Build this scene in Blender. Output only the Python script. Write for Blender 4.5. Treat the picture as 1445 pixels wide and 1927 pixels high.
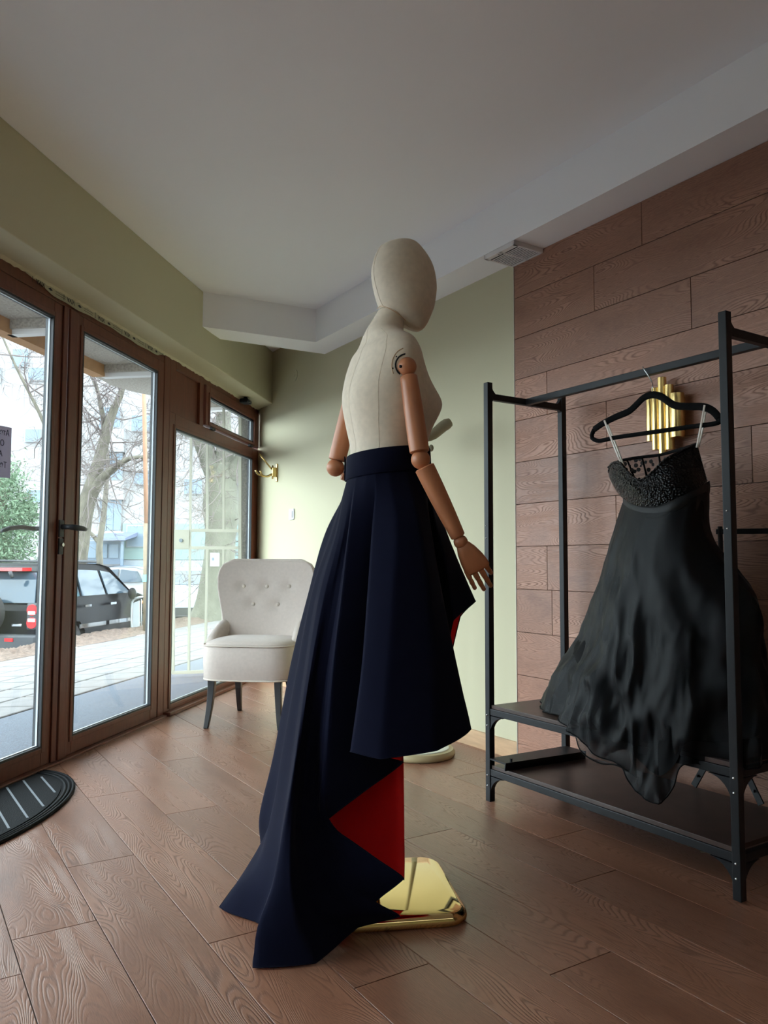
import bpy, bmesh, math, random
import numpy as np
from mathutils import Vector, Matrix

for o in list(bpy.data.objects): bpy.data.objects.remove(o)
SC = bpy.context.scene
COL = SC.collection
random.seed(7); RNG = np.random.default_rng(7)

# ------------------------------------------------------------------ camera
FPX, PITCH, ROLL, CAMH = 1457.76, .0658, .0031, .92
CXP, CYP = 722.5, 963.5
_F = Vector((0, math.cos(PITCH), math.sin(PITCH))); _U = Vector((0, -math.sin(PITCH), math.cos(PITCH))); _R = Vector((1, 0, 0))
_c, _s = math.cos(ROLL), math.sin(ROLL)
_r = _R*_c + _U*_s; _u = _U*_c - _R*_s
cam_d = bpy.data.cameras.new('camera'); cam = bpy.data.objects.new('camera', cam_d); COL.objects.link(cam)
cam.matrix_world = Matrix(((_r.x, _u.x, -_F.x, 0), (_r.y, _u.y, -_F.y, 0), (_r.z, _u.z, -_F.z, CAMH), (0, 0, 0, 1)))
cam_d.sensor_fit = 'VERTICAL'; cam_d.sensor_height = 36; cam_d.lens = 36*FPX/1927; cam_d.clip_start = .05; cam_d.clip_end = 300
SC.camera = cam

# ------------------------------------------------------------------ light
SKY_STRENGTH = 2.3
EXPOSURE = 2.1
w = bpy.data.worlds.new('sky'); SC.world = w; w.use_nodes = True
bg = w.node_tree.nodes['Background']; bg.inputs[0].default_value = (.82, .92, 1.0, 1); bg.inputs[1].default_value = SKY_STRENGTH
vs = SC.view_settings; vs.view_transform = 'Standard'; vs.look = 'None'; vs.exposure = EXPOSURE; vs.gamma = 1; vs.use_curve_mapping = False

# ------------------------------------------------------------------ frames of reference
A1, A2 = -.565, .1705
D1, D2F, HDR = 2.514, 2.098, .181
T1 = Vector((math.sin(A1), math.cos(A1), 0)); N1 = Vector((math.cos(A1), -math.sin(A1), 0))
T2 = Vector((math.sin(A2), math.cos(A2), 0)); N2 = Vector((math.cos(A2), -math.sin(A2), 0))
ZC, ZB, ZH = 2.604, 2.383, 2.184
def W(u, off, z=0.):   # right wall frame: along the wall, distance into the room, height
    p = T1*u + N1*(D1-off); return Vector((p.x, p.y, z))
def G(u, off, z=0.):   # glazed wall frame: along the wall, distance into the room (negative = outside), height
    p = T2*u - N2*(D2F-off); return Vector((p.x, p.y, z))
def ray(x, y):
    X = (x-CXP)/FPX; Y = -(y-CYP)/FPX
    return _F + _r*X + _u*Y
CAMP = Vector((0, 0, CAMH))
def at(x, y, Y):       # the point seen at photo bearing x,y at distance Y ahead
    r = ray(x, y); return CAMP + r*(Y/r.y)
def onz(x, y, z=0.):
    r = ray(x, y); return CAMP + r*((z-CAMH)/r.z)
def onW(x, y, off):
    r = ray(x, y); return CAMP + r*((D1-off)/r.dot(N1))

# ------------------------------------------------------------------ helpers
def V(*a): return Vector(a)
class MB:
    def __init__(s): s.v = []; s.f = []; s.mi = []
    def add(s, vs, fs, m=0):
        b = len(s.v); s.v += [Vector(p) for p in vs]; s.f += [tuple(b+i for i in f) for f in fs]; s.mi += [m]*len(fs); return s
    def obox(s, c, ax, ay, az, m=0):          # centre and three half vectors
        c, ax, ay, az = Vector(c), Vector(ax), Vector(ay), Vector(az)
        vs = [c+ax*i+ay*j+az*k for i in (-1, 1) for j in (-1, 1) for k in (-1, 1)]
        return s.add(vs, [(0, 1, 3, 2), (4, 6, 7, 5), (0, 4, 5, 1), (2, 3, 7, 6), (0, 2, 6, 4), (1, 5, 7, 3)], m)
    def box(s, p0, p1, m=0):
        p0, p1 = Vector(p0), Vector(p1); c = (p0+p1)/2; h = (p1-p0)/2
        return s.obox(c, (h.x, 0, 0), (0, h.y, 0), (0, 0, h.z), m)
    def fbox(s, F, u0, u1, o0, o1, z0, z1, m=0):   # box in a wall frame
        vs = [F(u, o, z) for u in (u0, u1) for o in (o0, o1) for z in (z0, z1)]
        return s.add(vs, [(0, 1, 3, 2), (4, 6, 7, 5), (0, 4, 5, 1), (2, 3, 7, 6), (0, 2, 6, 4), (1, 5, 7, 3)], m)
    def bar(s, a, b, w, h, up=(0, 0, 1), m=0):
        a, b = Vector(a), Vector(b); d = (b-a); L = d.length; d.normalize()
        x = d.cross(Vector(up))
        if x.length < 1e-4: x = d.cross(Vector((1, 0, 0)))
        x.normalize(); y = x.cross(d)
        return s.obox((a+b)/2, d*L/2, x*w/2, y*h/2, m)
    def tube(s, pts, rad, seg=12, cap=True, m=0, flat=None):
        pts = [Vector(p) for p in pts]; n = len(pts)
        if not hasattr(rad, '__len__'): rad = [rad]*n
        x = None; rings = []
        for i in range(n):
            d = (pts[min(i+1, n-1)]-pts[max(i-1, 0)])
            if d.length < 1e-9: d = Vector((0, 0, 1))
            d.normalize()
            if x is None:
                x = d.cross(Vector((0, 0, 1)))
                if x.length < 1e-3: x = d.cross(Vector((1, 0, 0)))
                if flat is not None:
                    x = Vector(flat); x = x - d*x.dot(d)
            else: x = x - d*x.dot(d)
            x.normalize(); y = d.cross(x); k = 1. if flat is None else .5
            rings.append([pts[i]+(x*math.cos(2*math.pi*j/seg)+y*k*math.sin(2*math.pi*j/seg))*rad[i] for j in range(seg)])
        return s.loft(rings, cap, m)
    def loft(s, rings, cap=True, m=0, closed=True):
        k = len(rings[0]); vs = [p for r in rings for p in r]; fs = []
        for i in range(len(rings)-1):
            for j in range(k if closed else k-1):
                j2 = (j+1) % k
                fs.append((i*k+j, i*k+j2, (i+1)*k+j2, (i+1)*k+j))
        if cap:
            fs.append(tuple(range(k-1, -1, -1))); fs.append(tuple((len(rings)-1)*k+j for j in range(k)))
        return s.add(vs, fs, m)
    def ball(s, c, r, seg=16, rg=10, sc=(1, 1, 1), m=0):
        c = Vector(c); rings = []
        for i in range(rg+1):
            a = -math.pi/2+math.pi*i/rg; rr = max(math.cos(a), 1e-3)
            rings.append([c+Vector((r*sc[0]*rr*math.cos(2*math.pi*j/seg), r*sc[1]*rr*math.sin(2*math.pi*j/seg), r*sc[2]*math.sin(a))) for j in range(seg)])
        return s.loft(rings, True, m)
    def lathe(s, c, prof, seg=32, m=0):       # profile of (radius, z)
        c = Vector(c)
        return s.loft([[c+Vector((r*math.cos(2*math.pi*j/seg), r*math.sin(2*math.pi*j/seg), z)) for j in range(seg)] for r, z in prof], True, m)
    def prism(s, poly, z0, z1, m=0):
        n = len(poly); vs = [Vector((p[0], p[1], z0)) for p in poly]+[Vector((p[0], p[1], z1)) for p in poly]
        fs = [tuple(range(n-1, -1, -1)), tuple(range(n, 2*n))]+[(i, (i+1) % n, n+(i+1) % n, n+i) for i in range(n)]
        return s.add(vs, fs, m)
    def build(s, name, mat, parent=None, origin=None, smooth=False, bevel=0, bseg=2, auto=None, sub=0):
        if origin is None: origin = ORG.get(parent.name, Vector((0, 0, 0))) if parent else Vector((0, 0, 0))
        origin = Vector(origin)
        me = bpy.data.meshes.new(name); me.from_pydata([tuple(p-origin) for p in s.v], [], s.f)
        bm = bmesh.new(); bm.from_mesh(me); bmesh.ops.recalc_face_normals(bm, faces=bm.faces); bm.to_mesh(me); bm.free()
        for m in (mat if isinstance(mat, (list, tuple)) else [mat]): me.materials.append(m)
        if any(s.mi): me.polygons.foreach_set('material_index', s.mi)
        if smooth or auto: me.shade_smooth()
        if auto: me.set_sharp_from_angle(angle=math.radians(auto))
        o = bpy.data.objects.new(name, me); COL.objects.link(o)
        if parent is not None: o.parent = parent
        else: o.location = origin
        ORG[o.name] = origin
        if bevel:
            b = o.modifiers.new('bevel', 'BEVEL'); b.width = bevel; b.segments = bseg; b.limit_method = 'ANGLE'; b.angle_limit = math.radians(40)
            b.harden_normals = False
        if sub:
            d = o.modifiers.new('sub', 'SUBSURF'); d.levels = sub; d.render_levels = sub
        return o
ORG = {}
def tag(o, label=None, cat=None, group=None, kind=None):
    if label: o['label'] = label
    if cat: o['category'] = cat
    if group: o['group'] = group
    if kind: o['kind'] = kind
    return o
def empty(name, loc):
    o = bpy.data.objects.new(name, None); o.location = loc; o.empty_display_size = .05; COL.objects.link(o); ORG[o.name] = Vector(loc); return o
def thing(name, loc, label, cat, group=None): return tag(empty(name, loc), label, cat, group)
def crom(P, n):     # Catmull-Rom through numpy points, n samples, chordal
    P = np.array([tuple(p) for p in P], float)
    d = np.r_[0, np.cumsum(np.maximum(np.linalg.norm(np.diff(P, axis=0), axis=1), 1e-6)**.6)]; d /= d[-1]
    out = []
    m = np.gradient(P, d, axis=0) if len(P) > 2 else np.array([P[1]-P[0]]*2)
    for t in np.linspace(0, 1, n):
        i = min(np.searchsorted(d, t, 'right')-1, len(P)-2); h = d[i+1]-d[i]; s = (t-d[i])/h
        out.append((2*s**3-3*s**2+1)*P[i]+(s**3-2*s**2+s)*h*m[i]+(-2*s**3+3*s**2)*P[i+1]+(s**3-s**2)*h*m[i+1])
    out = np.array(out)
    L = np.r_[0, np.cumsum(np.linalg.norm(np.diff(out, axis=0), axis=1))]; L /= L[-1]
    q = np.linspace(0, 1, n)
    return np.stack([np.interp(q, L, out[:, k]) for k in range(3)], 1)

# ------------------------------------------------------------------ materials
def lin(r, g, b):
    f = lambda c: (c/255/12.92 if c/255 <= .04045 else ((c/255+.055)/1.055)**2.4)
    return (f(r), f(g), f(b), 1)
def newmat(name):
    m = bpy.data.materials.new(name); m.use_nodes = True; nt = m.node_tree
    return m, nt, nt.nodes['Principled BSDF']
def mat(name, col, rough=.5, metal=0, spec=.5, noise=0, nscale=20, bump=0, bscale=200, sheen=0, coat=0, coord='Object', stretch=None, bdist=.002):
    m, nt, b = newmat(name); N = nt.nodes; L = nt.links
    b.inputs['Base Color'].default_value = col; b.inputs['Roughness'].default_value = rough; b.inputs['Metallic'].default_value = metal
    b.inputs['Specular IOR Level'].default_value = spec
    if sheen: b.inputs['Sheen Weight'].default_value = sheen; b.inputs['Sheen Roughness'].default_value = .4
    if coat: b.inputs['Coat Weight'].default_value = coat; b.inputs['Coat Roughness'].default_value = .05
    if noise or bump:
        tc = N.new('ShaderNodeTexCoord'); src = tc.outputs[coord]
        if stretch:
            mp = N.new('ShaderNodeMapping'); mp.inputs['Scale'].default_value = stretch; L.new(src, mp.inputs[0]); src = mp.outputs[0]
    if noise:
        n = N.new('ShaderNodeTexNoise'); n.inputs['Scale'].default_value = nscale; n.inputs['Detail'].default_value = 6; L.new(src, n.inputs[0])
        r = N.new('ShaderNodeValToRGB'); c = Vector(col[:3])
        r.color_ramp.elements[0].position = .3; r.color_ramp.elements[1].position = .7
        r.color_ramp.elements[0].color = (*(c*(1-noise)), 1); r.color_ramp.elements[1].color = (*[min(1, x) for x in c*(1+noise)], 1)
        L.new(n.outputs[0], r.inputs[0]); L.new(r.outputs[0], b.inputs['Base Color'])
    if bump:
        n2 = N.new('ShaderNodeTexNoise'); n2.inputs['Scale'].default_value = bscale; n2.inputs['Detail'].default_value = 3; L.new(src, n2.inputs[0])
        bp = N.new('ShaderNodeBump'); bp.inputs['Strength'].default_value = bump; bp.inputs['Distance'].default_value = bdist
        L.new(n2.outputs[0], bp.inputs['Height']); L.new(bp.outputs[0], b.inputs['Normal'])
    return m
def plank_mat(name, c_dark, c_mid, c_light, rough, gstr, seed=0., bdist=.0016, coat=0.):
    # wood-look porcelain: contour-line grain along local X, every plank at its own place in the pattern
    m, nt, b = newmat(name); N = nt.nodes; L = nt.links
    def n(t, **k):
        x = N.new(t)
        for a, v in k.items(): setattr(x, a, v)
        return x
    tc = n('ShaderNodeTexCoord'); oi = n('ShaderNodeObjectInfo')
    sh = n('ShaderNodeVectorMath', operation='SCALE'); L.new(oi.outputs['Random'], sh.inputs['Scale']); sh.inputs[0].default_value = (31+seed, 17, 53)
    ad = n('ShaderNodeVectorMath', operation='ADD'); L.new(tc.outputs['Object'], ad.inputs[0]); L.new(sh.outputs[0], ad.inputs[1])
    def noise(scale, st, det=2, dis=0):
        mp = n('ShaderNodeMapping'); mp.inputs['Scale'].default_value = st; L.new(ad.outputs[0], mp.inputs[0])
        t = n('ShaderNodeTexNoise'); t.inputs['Scale'].default_value = scale; t.inputs['Detail'].default_value = det; t.inputs['Distortion'].default_value = dis
        L.new(mp.outputs[0], t.inputs[0]); return t.outputs[0]
    def math_(op, a, bb=None):
        x = n('ShaderNodeMath', operation=op)
        for i, v in enumerate((a, bb)):
            if v is None: continue
            if isinstance(v, (int, float)): x.inputs[i].default_value = v
            else: L.new(v, x.inputs[i])
        return x.outputs[0]
    big = noise(1.5, (1, 6.5, 6.5), 1.2, .3)
    fine = noise(40, (1, 12, 12), 3)
    blot = noise(3., (1, 2.2, 2.2), 4)
    wob = math_('ADD', math_('MULTIPLY', big, 330.), math_('MULTIPLY', fine, 2.2))
    vmp = n('ShaderNodeMapping'); vmp.inputs['Scale'].default_value = (1.5, 3.6, 0); L.new(ad.outputs[0], vmp.inputs[0])
    vor = n('ShaderNodeTexVoronoi'); vor.inputs['Scale'].default_value = 1.; L.new(vmp.outputs[0], vor.inputs[0])
    kd = vor.outputs['Distance']
    k1 = math_('MAXIMUM', math_('SUBTRACT', 1., math_('MULTIPLY', kd, 4.)), 0.); k2 = math_('MULTIPLY', k1, k1)
    core = math_('POWER', math_('MAXIMUM', math_('SUBTRACT', 1., math_('MULTIPLY', math_('ADD', kd, math_('MULTIPLY', fine, .03)), 11.)), 0.), .6)
    wob = math_('ADD', wob, math_('MULTIPLY', k2, 26.))
    line = math_('POWER', math_('MULTIPLY', math_('ADD', math_('SINE', wob), 1.), .5), 3.)   # narrow dark grain lines
    mask = math_('MULTIPLY', line, math_('MINIMUM', math_('MAXIMUM', math_('MULTIPLY', math_('SUBTRACT', blot, .36), 4.), .12), 1.))
    rmp = n('ShaderNodeValToRGB'); e = rmp.color_ramp.elements
    e[0].position = .28; e[0].color = c_dark; e[1].position = .74; e[1].color = c_light
    em = rmp.color_ramp.elements.new(.5); em.color = c_mid
    L.new(math_('ADD', math_('MULTIPLY', blot, .62), math_('MULTIPLY', fine, .36)), rmp.inputs[0])
    mx = n('ShaderNodeMix', data_type='RGBA', blend_type='MULTIPLY'); L.new(math_('MULTIPLY', mask, gstr), mx.inputs[0])
    L.new(rmp.outputs[0], mx.inputs[6]); mx.inputs[7].default_value = (.42, .36, .33, 1)
    mk = n('ShaderNodeMix', data_type='RGBA', blend_type='MULTIPLY'); L.new(math_('MULTIPLY', core, .6), mk.inputs[0]); L.new(mx.outputs[2], mk.inputs[6]); mk.inputs[7].default_value = (.45, .42, .42, 1)
    hv = n('ShaderNodeHueSaturation'); L.new(mk.outputs[2], hv.inputs['Color'])
    L.new(math_('ADD', math_('MULTIPLY', oi.outputs['Random'], .28), .86), hv.inputs['Value'])
    L.new(hv.outputs[0], b.inputs['Base Color'])
    L.new(math_('ADD', math_('MULTIPLY', mask, .18), rough), b.inputs['Roughness']); b.inputs['Specular IOR Level'].default_value = .62; b.inputs['Coat Weight'].default_value = coat; b.inputs['Coat Roughness'].default_value = .33
    bp = n('ShaderNodeBump'); bp.inputs['Strength'].default_value = .38; bp.inputs['Distance'].default_value = bdist; bp.invert = True
    L.new(math_('ADD', mask, math_('MULTIPLY', fine, .25)), bp.inputs['Height']); L.new(bp.outputs[0], b.inputs['Normal'])
    return m
def glass_mat(name, tint=(.93, .96, .95, 1)):
    m = bpy.data.materials.new(name); m.use_nodes = True; nt = m.node_tree; N = nt.nodes; L = nt.links
    N.remove(N['Principled BSDF'])
    t = N.new('ShaderNodeBsdfTransparent'); t.inputs[0].default_value = tint
    g = N.new('ShaderNodeBsdfGlossy'); g.inputs['Roughness'].default_value = .0
    lw = N.new('ShaderNodeLayerWeight'); lw.inputs[0].default_value = .5
    pw = N.new('ShaderNodeMath'); pw.operation = 'POWER'; pw.inputs[1].default_value = 5; L.new(lw.outputs['Facing'], pw.inputs[0])
    fr = N.new('ShaderNodeMath'); fr.operation = 'MULTIPLY_ADD'; fr.inputs[1].default_value = .9; fr.inputs[2].default_value = .035; L.new(pw.outputs[0], fr.inputs[0])
    mx = N.new('ShaderNodeMixShader'); L.new(fr.outputs[0], mx.inputs[0]); L.new(t.outputs[0], mx.inputs[1]); L.new(g.outputs[0], mx.inputs[2])
    L.new(mx.outputs[0], N['Material Output'].inputs[0]); return m
def veil_mat(name, col, alpha, rough=.35, sheen=.6):
    m, nt, b = newmat(name); N = nt.nodes; L = nt.links
    b.inputs['Base Color'].default_value = col; b.inputs['Roughness'].default_value = rough; b.inputs['Sheen Weight'].default_value = sheen
    b.inputs['Sheen Tint'].default_value = (.55, .62, .8, 1); b.inputs['Sheen Roughness'].default_value = .35
    b.inputs['Alpha'].default_value = alpha; b.inputs['Specular IOR Level'].default_value = .15; return m

M = {}
M['green'] = mat('green_wall_paint', lin(196, 190, 160), .75, bump=.12, bscale=180, coord='Generated' if False else 'Object', bdist=.0008)
M['white'] = mat('ceiling_paint', lin(246, 246, 249), .85, bump=.08, bscale=150, bdist=.0008)
M['floor'] = plank_mat('floor_plank', lin(108, 71, 54), lin(141, 97, 75), lin(163, 118, 96), .33, .75, coat=.3)
M['wallwood'] = plank_mat('wall_plank', lin(122, 82, 64), lin(163, 116, 93), lin(188, 141, 117), .48, .85, 5.)
M['grout'] = mat('grout', lin(92, 78, 70), .9)
M['groutw'] = mat('wall_grout', lin(96, 70, 58), .9)
M['base'] = mat('light_wood_skirting', lin(196, 160, 124), .5, noise=.12, nscale=8, stretch=(1, 1, 8))
M['frame'] = mat('brown_frame_foil', lin(104, 56, 40), .42, noise=.16, nscale=14, stretch=(5, 5, .7), bump=.15, bscale=60)
M['gasket'] = mat('black_gasket', lin(38, 42, 46), .5)
M['spacer'] = mat('spacer_aluminium', lin(190, 196, 202), .4, .0)
M['glass'] = glass_mat('window_glass')
M['blackmetal'] = mat('black_powder_coat', lin(22, 24, 28), .45, .0, .3, bump=.06, bscale=900)
M['darkwood'] = mat('dark_shelf_laminate', lin(66, 50, 44), .35, noise=.35, nscale=10, stretch=(1, 1, 1))
M['steel'] = mat('bright_steel', lin(205, 205, 205), .25, 1.)
M['brass'] = mat('polished_brass', (.83, .62, .27, 1), .06, 1.)
M['brassold'] = mat('aged_brass', (.60, .43, .17, 1), .24, 1.)
M['brush'] = mat('satin_brass', (.80, .58, .24, 1), .27, 1.)
M['linen'] = mat('cream_linen', lin(214, 198, 176), .8, noise=.06, nscale=60, bump=.25, bscale=700, sheen=.2, bdist=.0006)
M['armwood'] = mat('beech_arm', lin(188, 122, 84), .42, noise=.10, nscale=16, stretch=(2, 2, .5))
M['navy'] = mat('navy_twill', lin(15, 17, 34), .85, spec=.05, noise=.06, nscale=30, bump=.12, bscale=900, sheen=.04, bdist=.0004)
M['red'] = mat('red_lining', lin(248, 12, 22), .7, bump=.06, bscale=600)
M['chair'] = mat('cream_upholstery', lin(196, 183, 174), .85, noise=.04, nscale=60, bump=.3, bscale=600, sheen=.25, bdist=.0006)
M['piping'] = mat('pale_piping', lin(200, 188, 176), .8)
M['chairleg'] = mat('black_stained_leg', lin(34, 32, 34), .35)
M['rubber'] = mat('black_rubber', lin(13, 15, 18), .8, spec=.2, bump=.9, bscale=260, bdist=.004)
M['rubber2'] = mat('black_rubber_edge', lin(13, 15, 18), .7, spec=.2)
M['stripe'] = mat('grey_mat_stripe', lin(120, 126, 134), .5)
M['velvet'] = mat('black_velvet', lin(9, 9, 10), .9, spec=.15)
M['ribbon'] = mat('white_satin_ribbon', lin(226, 216, 204), .35)
M['dblack'] = mat('black_dress_lining', lin(5, 5, 7), .7, spec=.08)
M['sequin'] = None
M['organza'] = veil_mat('black_organza', lin(6, 7, 10), .92, .55, .03)
M['sheer'] = veil_mat('sheer_organza', lin(12, 12, 18), .42, .4, .15)
M['tulle'] = None
M['sash'] = mat('black_sash', lin(12, 13, 15), .6, spec=.3)
M['plastic'] = mat('white_switch_plastic', lin(226, 230, 238), .35)
M['vent'] = mat('white_vent_plastic', lin(226, 222, 222), .5)
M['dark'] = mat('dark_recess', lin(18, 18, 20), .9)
M['paper'] = mat('printed_paper', lin(196, 192, 204), .8)
_nt = M['paper'].node_tree; _tr = _nt.nodes.new('ShaderNodeBsdfTranslucent'); _tr.inputs[0].default_value = lin(176, 172, 186); _mx = _nt.nodes.new('ShaderNodeMixShader'); _mx.inputs[0].default_value = .35
_nt.links.new(_nt.nodes['Principled BSDF'].outputs[0], _mx.inputs[1]); _nt.links.new(_tr.outputs[0], _mx.inputs[2]); _nt.links.new(_mx.outputs[0], _nt.nodes['Material Output'].inputs[0])
M['ink'] = mat('ink', lin(40, 40, 52), .8)
M['tape'] = mat('installer_tape', lin(176, 172, 150), .6)
M['stand'] = mat('painted_beige_stand', lin(150, 142, 116), .45)
M['standbase'] = mat('cream_enamel_base', lin(176, 160, 122), .4)
M['standtop'] = mat('pale_stone_disc', lin(214, 216, 206), .3)
# street
M['asphalt'] = mat('wet_asphalt', lin(80, 86, 96), .9, noise=.35, nscale=90, bump=.4, bscale=120, bdist=.01)
M['tile'] = mat('pavement_tile', lin(104, 102, 101), .85, noise=.14, nscale=5, bump=.2, bscale=60)
M['dirt'] = mat('leaf_litter', lin(100, 84, 74), .95, noise=.35, nscale=14, bump=1., bscale=30, bdist=.03)
M['street'] = mat('street_asphalt', lin(84, 84, 88), .9, noise=.2, nscale=6)
M['kerb'] = mat('kerb_concrete', lin(60, 56, 52), .9, noise=.15, nscale=10)
M['stucco'] = mat('pebbledash', lin(134, 130, 124), .95, noise=.4, nscale=70, bump=.6, bscale=90, bdist=.008)
M['soffit'] = mat('speckled_soffit', lin(170, 162, 152), .95, noise=.3, nscale=60)
M['timber'] = mat('orange_timber', lin(176, 130, 86), .7, noise=.12, nscale=12)
M['whitestrip'] = mat('white_strip', lin(224, 222, 220), .5)
M['gate'] = mat('cream_gate_paint', lin(160, 157, 140), .5)
M['bwall'] = mat('apartment_wall', lin(142, 141, 141), .9, noise=.05, nscale=1.)
M['bmint'] = mat('mint_wall', lin(118, 140, 138), .9)
M['bgrey'] = mat('grey_plinth', lin(142, 150, 156), .9)
M['bwin'] = mat('apartment_window_glass', lin(104, 120, 134), .3, spec=.4)
M['bframe'] = mat('white_window_frame', lin(160, 162, 164), .5)
M['roofblue'] = mat('blue_metal_roof', lin(104, 112, 138), .5)
M['entry'] = mat('entrance_frame', lin(96, 110, 124), .5)
M['bark'] = mat('tree_bark', lin(98, 93, 82), .95, noise=.35, nscale=9, bump=.8, bscale=24, stretch=(1, 1, .4), bdist=.03)
M['bark2'] = mat('plane_tree_bark', lin(100, 100, 88), .95, noise=.22, nscale=4, bump=.5, bscale=18, bdist=.03)
M['twig'] = mat('twig_bark', lin(104, 94, 92), .9)
M['leaf'] = mat('evergreen_leaf', lin(84, 106, 80), .7, noise=.35, nscale=2.)
M['pole'] = mat('pole_concrete', lin(124, 110, 92), .9, noise=.2, nscale=6)
M['poletop'] = mat('rusty_pole_paint', lin(150, 112, 88), .7, noise=.12, nscale=5)
M['carblack'] = mat('black_car_paint', lin(9, 12, 17), .3, .0, .09)
M['carwhite'] = mat('white_car_paint', lin(160, 162, 164), .3, coat=.4)
M['carblue'] = mat('blue_car_paint', lin(28, 90, 130), .3, coat=.4)
M['carsilver'] = mat('silver_car_paint', lin(180, 190, 198), .3, .4, coat=.4)
M['carglass'] = mat('car_glass', lin(50, 66, 78), .08, .0, .6)
M['cartrim'] = mat('car_trim', lin(46, 50, 54), .5)
M['chrome'] = mat('chrome', lin(210, 214, 218), .12, 1.)
M['tyre'] = mat('tyre', lin(30, 30, 32), .8)
M['taillight'] = mat('tail_light_red', lin(210, 24, 30), .15, coat=.6)
M['lightclear'] = mat('tail_light_clear', lin(230, 226, 226), .15)
M['barrier'] = mat('galvanised_barrier', lin(176, 182, 186), .4, .5)
M['teal'] = mat('teal_notice', lin(120, 196, 180), .7)
def sequin_mat():
    m, nt, b = newmat('black_sequins'); N = nt.nodes; L = nt.links
    tc = N.new('ShaderNodeTexCoord'); v = N.new('ShaderNodeTexVoronoi'); v.inputs['Scale'].default_value = 130; L.new(tc.outputs['Object'], v.inputs[0])
    b.inputs['Base Color'].default_value = lin(4, 4, 4); b.inputs['Roughness'].default_value = .3; b.inputs['Specular IOR Level'].default_value = .2
    bp = N.new('ShaderNodeBump'); bp.inputs['Strength'].default_value = 1.; bp.inputs['Distance'].default_value = .006
    L.new(v.outputs['Distance'], bp.inputs['Height']); L.new(bp.outputs[0], b.inputs['Normal']); return m
M['sequin'] = sequin_mat()
def tulle_mat():
    m, nt, b = newmat('dotted_tulle'); N = nt.nodes; L = nt.links
    tc = N.new('ShaderNodeTexCoord'); v = N.new('ShaderNodeTexVoronoi'); v.inputs['Scale'].default_value = 46; v.inputs['Randomness'].default_value = .85; L.new(tc.outputs['Object'], v.inputs[0])
    lt = N.new('ShaderNodeMath'); lt.operation = 'LESS_THAN'; lt.inputs[1].default_value = .36; L.new(v.outputs['Distance'], lt.inputs[0])
    mp = N.new('ShaderNodeMapRange'); mp.inputs['To Min'].default_value = .28; mp.inputs['To Max'].default_value = 1.; L.new(lt.outputs[0], mp.inputs[0])
    b.inputs['Base Color'].default_value = lin(12, 11, 11); b.inputs['Roughness'].default_value = .8; L.new(mp.outputs[0], b.inputs['Alpha']); return m
M['tulle'] = tulle_mat()

#@@ROOM
# ------------------------------------------------------------------ room shell
U_NEAR = -3.2
CORNER = Matrix(((N1.x, N1.y), (N2.x, N2.y))).inverted() @ Vector((D1, -(D2F)))
C3 = Vector((CORNER.x, CORNER.y, 0))
cW = C3.dot(T1); cG = C3.dot(T2)
room_poly = [C3, G(U_NEAR, 0), W(-2.6, 0)]     # plan corner points
fl = MB().prism([(p.x, p.y) for p in (C3, G(U_NEAR, 0), W(-2.6, 0))], -.06, -.004).build('floor', M['grout'])
tag(fl, 'wood look plank tile floor of the showroom', None, None, 'structure')
# floor planks, clipped at the glazed wall
def clip(poly, keep):
    out = []
    for i, p in enumerate(poly):
        q = poly[(i+1) % len(poly)]; a, b = keep(p), keep(q)
        if a >= 0: out.append(p)
        if (a >= 0) != (b >= 0):
            t = a/(a-b); out.append((p[0]+(q[0]-p[0])*t, p[1]+(q[1]-p[1])*t))
    return out
ROWJ = {0: 2.39, 1: 1.348, 2: 1.952, 3: 1.65, 4: 2.2, 5: 1.32, 6: 2.262, 7: 1.505, 8: 1.863, 9: 2.538, 10: 2.134}
PL = 1.37; PW = .2
def plank_mesh(poly, th, name, m):      # poly in plank local XY, CCW; chamfered upper edge
    n = len(poly); c = .0004
    cx = sum(p[0] for p in poly)/n; cy = sum(p[1] for p in poly)/n
    ins = [(p[0]-math.copysign(min(c, abs(p[0]-cx)), p[0]-cx), p[1]-math.copysign(min(c, abs(p[1]-cy)), p[1]-cy)) for p in poly]
    vs = [(p[0], p[1], -th) for p in poly]+[(p[0], p[1], -c) for p in poly]+[(p[0], p[1], 0) for p in ins]
    fs = [tuple(range(2*n, 3*n))]
    for k in (0, 1): fs += [(k*n+i, k*n+(i+1) % n, (k+1)*n+(i+1) % n, (k+1)*n+i) for i in range(n)]
    me = bpy.data.meshes.new(name); me.from_pydata(vs, [], fs); me.materials.append(m); return me
GAP = .0014
full = plank_mesh([(-PL/2+GAP, -PW/2+GAP), (PL/2-GAP, -PW/2+GAP), (PL/2-GAP, PW/2-GAP), (-PL/2+GAP, PW/2-GAP)], .008, 'plank', M['floor'])
fl_rot = math.atan2(T1.y, T1.x)
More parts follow.
